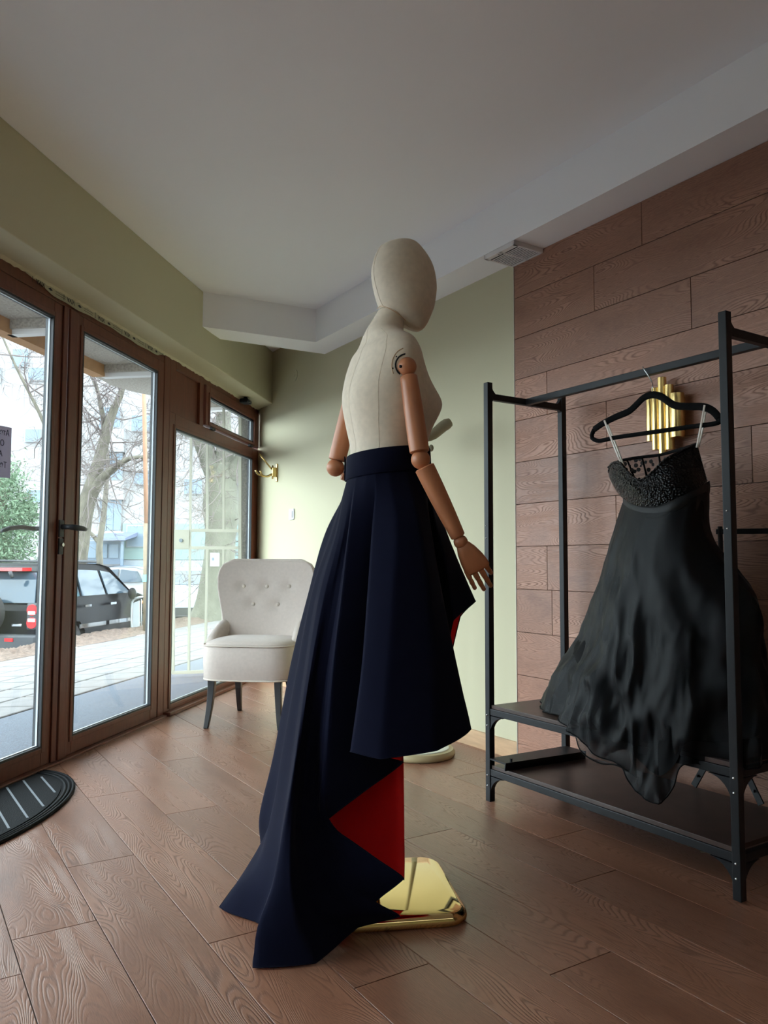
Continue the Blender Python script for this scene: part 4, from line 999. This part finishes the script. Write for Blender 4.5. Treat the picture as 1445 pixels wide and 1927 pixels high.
#@@STREET
# ------------------------------------------------------------------ street
def gz_(o): return -.10-.055*min(max(o, 0), 5.0)
def Gs(u, o, dz=0.): return G(u, -o, gz_(o)+dz)
def slope_slab(name, u0, u1, o0, o1, th, m, kind='structure', parent=None, dz=0., label=None):
    v_ = [Gs(u0, o0, dz), Gs(u1, o0, dz), Gs(u1, o1, dz), Gs(u0, o1, dz)]; v_ += [p-V(0, 0, th) for p in v_]
    o = MB().add(v_, [(0, 1, 2, 3), (7, 6, 5, 4), (0, 4, 5, 1), (1, 5, 6, 2), (2, 6, 7, 3), (3, 7, 4, 0)]).build(name, m, parent)
    if parent is None: tag(o, label, None, None, kind)
    return o
slope_slab('asphalt_strip', -3.4, 40, .09, 1.5, .08, M['asphalt'], label='bluish asphalt strip along the shop front')
pv = slope_slab('pavement', -3.4, 40, 1.5, 4.45, .08, M['kerb'], dz=-.02, label='pavement of pale square tiles')
TS = .47
tile_me = None
for i in range(0, 34):
    for j in range(6):
        u0 = 3.6+i*TS; o0 = 1.52+j*TS
        c0 = Gs(u0+TS/2, o0+TS/2, 0.004*(random.random()-.5)); sl = -.055
        ex, ey = T2, (-N2+V(0, 0, sl)).normalized(); ez = ex.cross(ey)
        if ez.z < 0: ez = -ez
        if tile_me is None:
            hh = TS/2-.016; cc = .006
            poly = [(-hh, -hh), (hh, -hh), (hh, hh), (-hh, hh)]
            v_ = [(x, y, -.03) for x, y in poly]+[(x, y, -cc) for x, y in poly]+[(x-math.copysign(cc, x), y-math.copysign(cc, y), 0) for x, y in poly]
            f_ = [(8, 9, 10, 11)]+[(k*4+a, k*4+(a+1) % 4, (k+1)*4+(a+1) % 4, (k+1)*4+a) for k in (0, 1) for a in range(4)]
            tile_me = bpy.data.meshes.new('tile'); tile_me.from_pydata(v_, [], f_); tile_me.materials.append(M['tile'])
        ob = bpy.data.objects.new('tile', tile_me); COL.objects.link(ob); ob.parent = pv
        yy = ez.cross(ex)
        ob.matrix_world = Matrix(((ex.x, yy.x, ez.x, c0.x), (ex.y, yy.y, ez.y, c0.y), (ex.z, yy.z, ez.z, c0.z+.004), (0, 0, 0, 1)))
# verge of dirt + kerb + street
vg = MB(); nU, nO = 420, 20; uu = np.linspace(-2, 30, nU); oo = np.linspace(4.38, 5.4, nO); r3 = np.random.default_rng(11)
hgt = r3.random((nU, nO))*.10; v_ = []
for i, u in enumerate(uu):
    for j, o in enumerate(oo):
        e = math.sin(math.pi*j/(nO-1)); bump_ = .035*e*(.6+.4*math.sin(u*1.7)+.25*math.sin(u*4.1))
        v_.append(G(u, -o, gz_(o)+bump_+hgt[i, j]*e-(.0 if j < nO-1 else .35)))
tag(vg.add(v_, [(i*nO+j, (i+1)*nO+j, (i+1)*nO+j+1, i*nO+j+1) for i in range(nU-1) for j in range(nO-1)]).build('verge', M['dirt'], smooth=True), 'strip of dirt and leaf litter beside the parked cars', None, None, 'structure')
ROADZ = -.70
tag(MB().add([G(-30, -5.2, ROADZ), G(120, -5.2, ROADZ), G(120, -90, ROADZ), G(-30, -90, ROADZ)], [(0, 1, 2, 3)]).build('street_ground', M['street']), 'grey street and car park surface', None, None, 'structure')
tag(MB().add([G(-30, 20, -.10), G(-30, -5.3, -.72), G(-3.3, -5.3, -.72), G(-3.3, -.1, -.12), G(-3.3, 20, -.10)], [(0, 1, 2, 3, 4)]).build('far_ground', M['asphalt']), None, None, None, 'structure')
# building above: slab over the pavement, facade, pillar
SLZ = 2.60
tag(MB().fbox(G, U_NEAR, 12, -.12, -.10, 2.184, 2.7).build('facade_lintel', M['stucco']), None, None, None, 'structure')
sl_poly = [G(2.6, -.1), G(12, -.1), G(12, -.55), G(9.2, -.68), G(8.1, -1.05), G(7.4, -1.42), G(7.05, -1.62), G(6.75, -1.70), G(6.35, -1.66), G(6.02, -1.42), G(2.6, -1.42)]
cp = MB().prism([(p.x, p.y) for p in sl_poly], SLZ, SLZ+.35).build('balcony_slab', M['soffit']); tag(cp, 'speckled concrete balcony slab over the shop front', None, None, 'structure')
MB().fbox(G, 2.6, 6.02, -1.47, -1.36, SLZ-.10, SLZ+.12).build('edge_beam', M['timber'], cp)
for u in (4.82, 6.07, 7.6):
    MB().fbox(G, u-.06, u+.06, -1.36, -.1, SLZ-.065, SLZ-.001).build('soffit_batten', M['soffit'], cp)
    MB().fbox(G, u-.035, u+.035, -1.40, -.1, SLZ-.10, SLZ-.065).build('conduit', M['whitestrip'], cp)
pl = MB().fbox(G, 6.98, 7.5, -.50, .1, -.2, 3.4).build('pillar', M['stucco']); tag(pl, 'pebbledashed wall pier outside the fixed window', None, None, 'structure')
tag(MB().fbox(G, 6.10, 7.0, -.10, .05, -.2, 3.4).build('facade_wall', M['stucco']), None, None, None, 'structure')
# gate standing square to the shop front
gt = thing('metal_gate', G(6.95, -.8, -.12), 'cream painted metal bar gate with a lock box outside the fixed window', 'gate')
GU = 6.93
def gp(x, y):   # bearing onto the gate plane
    r = ray(x, y); n = T2; t = (GU-0)/r.dot(n); return CAMP+r*t
def gbar(x0, y0, x1, y1, w_, name='bar'):
    a, b = gp(x0, y0), gp(x1, y1); return MB().bar(a, b, w_, w_*.7, up=tuple(T2)).build(name, M['gate'], gt)
gbar(328.5, 700, 325, 1268, .03, 'stile'); gbar(452, 700, 452, 1262, .03, 'stile')
gbar(325, 1266, 452, 1261, .03, 'rail'); gbar(357, 998, 452, 999, .03, 'rail'); gbar(328, 1031, 452, 1031, .03, 'rail')
gbar(361, 700, 358, 998, .022); gbar(358, 998, 355, 1266, .022); gbar(390, 700, 390, 998, .022); gbar(390, 1031, 386, 1266, .022); gbar(421, 700, 421, 998, .022); gbar(421, 1031, 418, 1266, .022)
a, b = gp(329, 997), gp(357, 1032)
lb = MB().bar(gp(329, 1014.5), gp(357, 1014.5), abs(a.z-b.z), .03, up=tuple(T2)).build('lock_box', M['gate'], gt)
MB().tube([gp(342.5, 1017)-T2*.018, gp(342.5, 1017)-T2*.030], .018, 16).build('lock_cylinder', M['entry'], lb)
# ------------------------------------------------------------------ cars
def car_body(root, F, prof, hw, m, tumble, belt):
    # prof: closed side outline (u, z); the cabin above the belt leans in by tumble
    n = len(prof); rings = []
    for side, k in ((-1, .0), (-1, .04), (1, .04), (1, .0)):
        r = []
        for u, z in prof:
            lean = tumble*max(0, (z-belt))
            s = side*(hw-lean-(0 if k else .05)); r.append(F(u, s, z))
        rings.append(r)
    mb = MB(); mb.loft([rings[0], rings[1], rings[2], rings[3]])
    return mb.build('body', m, root, auto=35)
def wheel(root, F, u, s, z, r, wd=.22):
    a, b = F(u, s-wd/2, z), F(u, s+wd/2, z)
    t = MB().tube([a, a+(b-a)*.06, a+(b-a)*.94, b], [r*.93, r, r, r*.93], 28).build('wheel', M['tyre'], root, auto=50)
    sg = 1 if s > 0 else -1; c_ = F(u, s+sg*wd/2, z); d_ = (b-a).normalized()*sg
    MB().tube([c_-d_*.01, c_+d_*.008], [r*.62, r*.58], 24).build('hub_cap', M['chrome'], t, auto=50)
    return t
def quad(root, F, pts, s, name, m, th=.012):
    mb = MB(); v_ = [F(u, s(z) if callable(s) else s, z) for u, z in pts]; d = (F(0, 1, 0)-F(0, 0, 0)).normalized()*th
    n = len(v_); mb.add([p-d for p in v_]+[p+d for p in v_], [tuple(range(n)), tuple(range(2*n-1, n-1, -1))]+[(i, (i+1) % n, n+(i+1) % n, n+i) for i in range(n)])
    return mb.build(name, m, root)
# black off-roader: local frame, u along the street, s across (+ = towards the shop)
SU, SO, SZ = 11.06, 6.15, ROADZ-.13
def FS(u, s, z): return G(SU+u, -(SO-s), SZ+z)
suv = thing('black_car', FS(2.2, 0, 0), 'black off road car with spare wheel parked behind the verge', 'car')
prof = [(.06, .42), (.02, .62), (.05, .98), (.16, 1.08), (.34, 1.60), (.48, 1.70), (.9, 1.735), (2.0, 1.72), (2.32, 1.66), (2.98, 1.17), (3.1, 1.12), (4.1, 1.02), (4.25, .92), (4.28, .5), (4.2, .36),
        (3.9, .36), (3.86, .58), (3.7, .74), (3.45, .78), (3.2, .74), (3.04, .58), (3.0, .32), (1.36, .32), (1.32, .58), (1.16, .74), (.92, .78), (.68, .74), (.52, .58), (.48, .40)]
car_body(suv, FS, prof, .90, M['carblack'], .26, 1.08)
lean = lambda z: .905-.26*max(0, z-1.08)
quad(suv, FS, [(.52, 1.17), (.62, 1.58), (1.12, 1.62), (1.14, 1.17)], lean, 'side_window', M['carglass'])
quad(suv, FS, [(1.22, 1.17), (1.20, 1.62), (1.86, 1.60), (1.98, 1.17)], lean, 'side_window', M['carglass'])
quad(suv, FS, [(2.06, 1.17), (1.95, 1.60), (2.28, 1.56), (2.84, 1.20), (2.84, 1.17)], lean, 'side_window', M['carglass'])
for k in range(2):
    MB().obox(FS(1.55+k*.95, .912, .66), (FS(1, 0, 0)-FS(0, 0, 0))*.42, (FS(0, 1, 0)-FS(0, 0, 0))*.012, V(0, 0, .035)).build('chrome_strip', M['chrome'], suv)
    MB().obox(FS(1.35+k*.85, .915, 1.0), (FS(1, 0, 0)-FS(0, 0, 0))*.10, (FS(0, 1, 0)-FS(0, 0, 0))*.02, V(0, 0, .02)).build('door_handle', M['chrome'], suv)
MB().tube([FS(1.4, .92, .40), FS(3.0, .92, .40)], .035, 10).build('side_step', M['chrome'], suv, smooth=True)
for u in (.92, 3.45):
    for s in (-.76, .76): wheel(suv, FS, u, s, .37, .37)
def FR_(y0, y1, z0, z1, u, th, name, m): return MB().obox(FS(u, (y0+y1)/2, (z0+z1)/2), (FS(1, 0, 0)-FS(0, 0, 0))*th, (FS(0, 1, 0)-FS(0, 0, 0))*abs(y1-y0)/2, V(0, 0, (z1-z0)/2)).build(name, m, suv, bevel=.01)
rw = MB().add([FS(.14, -.72, 1.10), FS(.14, .72, 1.10), FS(.325, .62, 1.58), FS(.325, -.62, 1.58), FS(.18, -.72, 1.10), FS(.18, .72, 1.10), FS(.365, .62, 1.58), FS(.365, -.62, 1.58)], [(0, 1, 2, 3), (4, 7, 6, 5), (0, 4, 5, 1), (1, 5, 6, 2), (2, 6, 7, 3), (3, 7, 4, 0)]).build('rear_window', M['carglass'], suv)
tl = MB().obox(FS(.045, .78, .90), (FS(1, 0, 0)-FS(0, 0, 0))*.05, (FS(0, 1, 0)-FS(0, 0, 0))*.10, V(0, 0, .21)).build('tail_light_housing', M['cartrim'], suv, bevel=.03)
for dz in (-.10, .10):
    q = FS(-.005, .78, .90+dz); ax_ = (FS(1, 0, 0)-FS(0, 0, 0))
    MB().tube([q+ax_*.02, q-ax_*.012], [.092, .085], 20).build('tail_lamp', M['taillight'], tl, auto=50)
    MB().obox(q-ax_*.012+V(0, 0, -.045*(1 if dz > 0 else -1)), ax_*.004, (FS(0, 1, 0)-FS(0, 0, 0))*.06, V(0, 0, .025)).build('clear_lens', M['lightclear'], tl)
MB().obox(FS(.02, 0, .48), (FS(1, 0, 0)-FS(0, 0, 0))*.10, (FS(0, 1, 0)-FS(0, 0, 0))*.90, V(0, 0, .14)).build('rear_bumper', M['cartrim'], suv, bevel=.04)
MB().obox(FS(-.085, .45, .54), (FS(1, 0, 0)-FS(0, 0, 0))*.008, (FS(0, 1, 0)-FS(0, 0, 0))*.07, V(0, 0, .025)).build('reflector', M['taillight'], suv)
MB().obox(FS(.025, .50, .76), (FS(1, 0, 0)-FS(0, 0, 0))*.008, (FS(0, 1, 0)-FS(0, 0, 0))*.09, V(0, 0, .022)).build('badge', M['chrome'], suv, bevel=.01)
a = FS(-.02, -.02, .95); ax_ = (FS(1, 0, 0)-FS(0, 0, 0)); MB().tube([a, a-ax_*.02, a-ax_*.19, a-ax_*.21], [.30, .36, .36, .33], 28).build('spare_wheel', M['tyre'], suv, auto=50)
MB().obox(FS(.24, 0, 1.63), ax_*.12, (FS(0, 1, 0)-FS(0, 0, 0))*.5, V(0, 0, .025)).build('brake_light', M['taillight'], suv)
for s in (-.55, .55): MB().tube([FS(.5, s, 1.77), FS(2.2, s, 1.76)], .025, 10).build('roof_rail', M['cartrim'], suv, smooth=True)
MB().ball(FS(2.72, 1.02, 1.16), .11, 14, 10, (.7, .9, 1.)).build('mirror', M['carblack'], suv, smooth=True)
MB().ball(FS(3.35, .91, .96), .035, 10, 8).build('indicator', M['timber'], suv, smooth=True)
MB().tube([FS(.10, .35, 1.50), FS(.07, .32, 1.60)], .03, 8).build('wiper_pod', M['cartrim'], suv, smooth=True)
HATCH = [(.05, .30), (.0, .55), (.06, .88), (.22, .95), (.62, 1.38), (.9, 1.46), (1.7, 1.48), (2.2, 1.40), (2.95, .98), (3.75, .86), (3.98, .66), (4.0, .32), (3.62, .28), (3.55, .5), (3.3, .62), (3.05, .5), (2.98, .25), (1.1, .25), (1.02, .5), (.78, .62), (.54, .5), (.47, .28)]
def hatch(name, org, ang, m, label, hw=.82):
    ca, sa = math.cos(ang), math.sin(ang); o = Vector(org)
    def F(u, s, z): return V(o.x+ca*u-sa*s, o.y+sa*u+ca*s, o.z+z)
    t = thing(name, F(2, 0, 0), label, 'car')
    car_body(t, F, HATCH, hw, m, .30, .92)
    ln_ = lambda z: hw+.004-.30*max(0, z-.92)
    for sd in (-1, 1):
        f = (lambda z: ln_(z)) if sd > 0 else (lambda z: -ln_(z))
        quad(t, F, [(.60, .97), (.82, 1.32), (1.38, 1.38), (1.42, .96)], f, 'side_window', M['carglass'])
        quad(t, F, [(1.5, .96), (1.46, 1.39), (2.1, 1.33), (2.78, 1.0), (2.78, .96)], f, 'side_window', M['carglass'])
        for u in (.78, 3.3): wheel(t, F, u, sd*(hw-.12), .30, .30, .18)
    v_ = [F(2.26, -.60, 1.385), F(2.26, .60, 1.385), F(2.90, .72, 1.01), F(2.90, -.72, 1.01)]; up_ = V(0, 0, .012)
    MB().add([p+up_ for p in v_]+[p-up_*2 for p in v_], [(0, 1, 2, 3), (7, 6, 5, 4), (0, 4, 5, 1), (1, 5, 6, 2), (2, 6, 7, 3), (3, 7, 4, 0)]).build('windscreen', M['carglass'], t)
    for sd in (-1, 1): MB().ball(F(3.9, sd*.58, .62), .12, 12, 8, (.6, 1.2, .7)).build('headlight', M['lightclear'], t, smooth=True)
    MB().obox(F(4.0, 0, .36), V(ca, sa, 0)*.02, V(-sa, ca, 0)*.5, V(0, 0, .10)).build('grille', M['cartrim'], t)
    return t
def road(x, Y): p = at(x, 1063, Y); return V(p.x, p.y, ROADZ)
hatch('white_car', road(318, 26.5), math.radians(180-3), M['carwhite'], 'white hatchback parked behind the utility pole')
hatch('white_car', road(222, 29.), math.radians(180+4), M['carwhite'], 'white estate car parked in front of the block entrance')
hatch('blue_car', road(305, 31.), math.radians(180-2), M['carblue'], 'bright blue car parked beyond the white hatchback')
hatch('white_car', road(88, 24.), math.radians(180-8), M['carwhite'], 'white car roof showing over the black off road car')
hatch('silver_car', road(372, 24.), math.radians(-84), M['carsilver'], 'pale silver car facing the shop beside the big tree trunk')
# crowd barrier
br = thing('crowd_barrier', G(15.4, -5.4, -.42), 'grey galvanised crowd barrier beside the utility pole', 'barrier')
def bq(x, y): return at(x, y, 14.9)
out = [bq(248, 1196), bq(248, 1140), bq(250, 1130), bq(256, 1126), bq(292, 1124), bq(296, 1130), bq(298, 1188)]
MB().tube(crom(out, 40), .022, 8).build('frame', M['barrier'], br, smooth=True)
MB().add([bq(250, 1135), bq(262, 1130), bq(262, 1188), bq(250, 1190), bq(250, 1135)+T2*.02, bq(262, 1130)+T2*.02, bq(262, 1188)+T2*.02, bq(250, 1190)+T2*.02], [(0, 1, 2, 3), (4, 7, 6, 5), (0, 4, 5, 1), (1, 5, 6, 2), (2, 6, 7, 3), (3, 7, 4, 0)]).build('panel', M['barrier'], br)
for x in (266, 274, 282, 290): MB().tube([bq(x, 1127), bq(x, 1190)], .010, 6).build('bar', M['barrier'], br, smooth=True)
MB().tube([bq(249, 1190), bq(298, 1186)], .014, 6).build('bottom_rail', M['barrier'], br, smooth=True)
# utility pole
PY = 14.3
up = thing('utility_pole', at(275, 1200, PY), 'tall utility pole with rusty top and concrete lower part', 'pole')
MB().tube([at(276, 1203, PY), at(276, 985, PY)], [.066, .060], 16).build('concrete_stub', M['pole'], up, smooth=True)
MB().tube([at(275.5, 990, PY), at(271, 745, PY), at(268, 480, PY)], [.040, .038, .036], 16).build('mast', M['poletop'], up, smooth=True)
MB().obox(at(272, 1088, PY-.07), V(.038, 0, 0), V(0, .006, 0), V(0, 0, .065)).build('teal_notice', M['teal'], up)
# ------------------------------------------------------------------ trees
def twigs(mb, p, d, L, r, depth, rg):
    n = 4; pts = [p]; rr = [r]; dd = d.copy()
    for i in range(n):
        dd = (dd+Vector(rg.normal(0, .22, 3))).normalized(); pts.append(pts[-1]+dd*L/n); rr.append(r*(1-.6*(i+1)/n))
    mb.tube(pts, rr, 5 if r > .012 else 3, cap=False)
    if depth:
        for i in range(1, n+1):
            for k in range(1 if depth > 1 else 2):
                ax = Vector(rg.normal(0, 1, 3)); ax.normalize(); nd = (dd*.75+ax*.75+V(0, 0, -.05)).normalized()
                twigs(mb, pts[i], nd, L*rg.uniform(.45, .7), max(rr[i]*.62, .005), depth-1, rg)
def limb_px(mb, pts, seg=14, n=24):
    P = [at(x, y, Y) for x, y, Y, w_ in pts]; R_ = [w_/2/FPX*Y for x, y, Y, w_ in pts]
    c_ = crom(P, n); ri = np.interp(np.linspace(0, 1, n), np.linspace(0, 1, len(R_)), R_)
    mb.tube([Vector(p) for p in c_], list(ri), seg); return c_
t1 = thing('bare_tree', at(138, 1100, 16.5), 'bare leaning tree with mossy forked trunk behind the black off road car', 'tree')
mb = MB(); c1 = limb_px(mb, [(138, 1130, 16.5, 44), (144, 1040, 16.5, 40), (155, 975, 16.5, 42), (168, 930, 16.5, 34), (186, 870, 16.5, 26), (200, 815, 16.5, 22), (212, 775, 16.5, 18), (228, 740, 16.5, 12), (236, 700, 16.5, 9), (242, 640, 16.5, 5)]); mb.build('trunk', M['bark'], t1, smooth=True)
mb = MB(); c2 = limb_px(mb, [(170, 935, 16.5, 24), (190, 903, 16.4, 18), (215, 880, 16.3, 14), (240, 864, 16.2, 9), (270, 860, 16.1, 7), (300, 858, 16.0, 5)]); mb.build('branch', M['bark'], t1, smooth=True)
mb = MB(); c3 = limb_px(mb, [(190, 860, 16.5, 18), (197, 815, 16.6, 12), (190, 765, 16.7, 9), (180, 725, 16.8, 7), (165, 695, 16.9, 5)]); mb.build('branch', M['bark'], t1, smooth=True)
mb = MB(); c4 = limb_px(mb, [(150, 1010, 16.5, 16), (120, 900, 16.2, 9), (80, 790, 15.8, 7), (30, 690, 15.5, 5), (-10, 600, 15.5, 3)]); mb.build('branch', M['bark'], t1, smooth=True)
rg = np.random.default_rng(21); mb = MB()
for c_, i0 in ((c1, 10), (c2, 4), (c3, 4), (c4, 7)):
    for i in range(i0, 24, 2):
        for k in range(2): twigs(mb, Vector(c_[i]), Vector(rg.normal(0, 1, 3)).normalized()*.9+V(0, 0, .25), rg.uniform(.8, 1.5), .018, 2, rg)
tag(mb.build('twigs', M['twig'], t1), None, None, None, 'stuff')
t2 = thing('plane_tree', at(400, 1170, 17.2), 'thick trunked tree growing at the kerb outside the fixed window', 'tree')
mb = MB(); c1 = limb_px(mb, [(396, 1185, 17.2, 96), (404, 1150, 17.2, 76), (410, 1090, 17.2, 66), (414, 1030, 17.2, 58), (416, 985, 17.2, 56), (415, 945, 17.2, 68), (417, 905, 17.2, 62), (414, 875, 17.2, 56)], 20); mb.build('trunk', M['bark2'], t2, smooth=True)
mb = MB(); c2 = limb_px(mb, [(412, 905, 17.2, 44), (392, 860, 17.2, 34), (374, 815, 17.1, 27), (357, 760, 17., 22), (338, 690, 17, 16), (315, 600, 17, 10)]); mb.build('branch', M['bark2'], t2, smooth=True)
mb = MB(); c3 = limb_px(mb, [(418, 900, 17.2, 44), (424, 850, 17.2, 32), (420, 790, 17.2, 26), (430, 720, 17.2, 18), (440, 640, 17.2, 12)]); mb.build('branch', M['bark2'], t2, smooth=True)
mb = MB(); c4 = limb_px(mb, [(432, 900, 17.1, 26), (446, 868, 17., 18), (456, 845, 16.9, 12), (470, 815, 16.8, 8)]); mb.build('branch', M['bark2'], t2, smooth=True)
rg = np.random.default_rng(5); mb = MB()
for c_, i0, i1 in ((c1, 8, 24), (c2, 4, 24), (c3, 4, 24), (c4, 4, 24)):
    for i in range(i0, i1, 2):
        for k in range(2): twigs(mb, Vector(c_[i]), (Vector(rg.normal(0, 1, 3)).normalized()+V(-.25, 0, .05)).normalized(), rg.uniform(.9, 1.7), .016, 2, rg)
tag(mb.build('twigs', M['twig'], t2), None, None, None, 'stuff')
t3 = thing('bare_tree', at(190, 1085, 24), 'slender pale bare tree in front of the block entrance', 'tree')
mb = MB(); c1 = limb_px(mb, [(190, 1090, 24, 13), (187, 1030, 24, 12), (193, 985, 24, 11), (198, 940, 24, 10), (201, 900, 24, 8), (203, 850, 24, 5)]); mb.build('trunk', M['bark'], t3, smooth=True)
mb = MB(); c2 = limb_px(mb, [(187, 1022, 24, 9), (175, 1008, 24, 7), (158, 992, 24, 6), (145, 975, 24, 4)]); mb.build('branch', M['bark'], t3, smooth=True)
rg = np.random.default_rng(8); mb = MB()
for i in range(8, 24, 2): twigs(mb, Vector(c1[i]), (Vector(rg.normal(0, 1, 3)).normalized()+V(0, 0, .3)).normalized(), rg.uniform(1, 2.), .016, 2, rg)
tag(mb.build('twigs', M['twig'], t3), None, None, None, 'stuff')
t4 = thing('evergreen_tree', at(15, 1090, 20), 'dense green conifer behind the black off road car', 'tree')
MB().tube([at(5, 1120, 20), at(5, 860, 20)], [.16, .07], 10).build('trunk', M['bark'], t4, smooth=True)
rg = np.random.default_rng(4); lv = MB(); cen = [(5, 985, 55, 75), (30, 1010, 50, 55), (-30, 960, 60, 90), (12, 905, 42, 50), (45, 960, 35, 40), (-5, 1045, 70, 25)]
for i in range(9000):
    cx_, cy_, rx, ry = cen[rg.integers(len(cen))]; a = rg.normal(0, .42, 3)
    p = at(cx_+a[0]*rx, cy_+a[1]*ry, 20+a[2]*1.2); d1v = Vector(rg.normal(0, 1, 3)).normalized(); d2v = d1v.cross(Vector(rg.normal(0, 1, 3))).normalized()
    L_ = rg.uniform(.06, .13); lv.add([p-d2v*.02, p+d1v*L_, p+d2v*.02, p-d1v*L_*.2], [(0, 1, 2, 3)])
tag(lv.build('foliage', M['leaf'], t4), None, None, None, 'stuff')
# ------------------------------------------------------------------ apartment block
BY = 42.
ab = thing('apartment_block', at(200, 1063, BY)-V(0, 0, 1.62), 'pale apartment block with mint lower floor across the street', 'building')
def bbox_(x0, y0, x1, y1, dY, name, m, th=.3, par=ab):
    a, b = at(x0, y0, BY-dY), at(x1, y1, BY-dY)
    return MB().box((min(a.x, b.x), BY-dY, min(a.z, b.z)), (max(a.x, b.x), BY-dY+th, max(a.z, b.z))).build(name, m, par)
bbox_(-260, -60, 640, 1086, 0, 'wall', M['bwall'], 8)
bbox_(231, 985, 640, 1054, .12, 'mint_wall', M['bmint'], .12)
bbox_(231, 1054, 640, 1090, .14, 'plinth', M['bgrey'], .14)
def bwin(x0, y0, x1, y1, n=2, dY=.12):
    f = bbox_(x0, y0, x1, y1, dY+.06, 'window', M['bframe'], .1)
    wd = (x1-x0-1.6)/n
    for k in range(n):
        bbox_(x0+1.2+k*wd+.4, y0+1.6, x0+1.2+(k+1)*wd-.4, y1-1.6, dY+.10, 'window_pane', M['bwin'], .05, f)
    return f
bwin(186, 940, 227, 1000, 3); bwin(238, 988, 297, 1030, 3); bwin(186, 852, 230, 905, 3); bwin(250, 886, 296, 912, 3); bwin(246, 780, 296, 812, 3)
bwin(248, 670, 294, 704, 3); bwin(186, 765, 226, 805, 3); bwin(184, 660, 226, 700, 3); bwin(46, 806, 76, 832, 2); bwin(52, 690, 82, 716, 2); bwin(22, 655, 52, 690, 2)
bwin(48, 920, 76, 946, 2); bwin(-30, 690, 0, 720, 2); bwin(120, 860, 145, 900, 2); bwin(345, 900, 380, 930, 2); bwin(345, 790, 380, 820, 2); bwin(430, 900, 460, 930, 2); bwin(338, 1000, 352, 1030, 1)
bbox_(180, 905, 232, 940, .5, 'balcony', M['bwall'], .5); bbox_(180, 1000, 232, 1004, .5, 'balcony', M['bframe'], .5); bbox_(180, 806, 232, 850, .5, 'balcony', M['bwall'], .5)
bbox_(236, 832, 300, 886, .3, 'balcony', M['bwall'], .3)
# entrance with canopy
a, b = at(150, 1012, BY-3), at(236, 1012, BY-3)
MB().add([V(a.x, BY-3, a.z), V(b.x, BY-3, a.z), V(b.x-.3, BY, a.z+.42), V(a.x+.6, BY, a.z+.42), V(a.x, BY-3, a.z-.12), V(b.x, BY-3, a.z-.12), V(b.x-.3, BY, a.z+.2), V(a.x+.6, BY, a.z+.2)],
    [(0, 1, 2, 3), (4, 7, 6, 5), (0, 4, 5, 1), (1, 5, 6, 2), (2, 6, 7, 3), (3, 7, 4, 0)]).build('entrance_canopy', M['roofblue'], ab)
en = bbox_(158, 1018, 226, 1062, 1.2, 'entrance_screen', M['entry'], .2)
for k in range(3): bbox_(164+k*21, 1024, 180+k*21, 1050, 1.26, 'entrance_pane', M['bwin'], .05, en)
for x in (157, 229): bbox_(x-1.5, 1015, x+1.5, 1090, 2.8, 'canopy_post', M['entry'], .1)
# notice on tree
nt_ = thing('paper_notice', at(404, 1056, 16.55), 'white paper notice fixed to the thick tree trunk', 'notice')
MB().obox(at(404, 1053, 16.62), V(.10, 0, 0), V(0, .004, 0), V(0, 0, .145)).build('sheet', M['bframe'], nt_)
MB().obox(at(401, 1052, 16.612), V(.025, 0, 0), V(0, .002, 0), V(0, 0, .03)).build('print', M['entry'], nt_)
#@@END
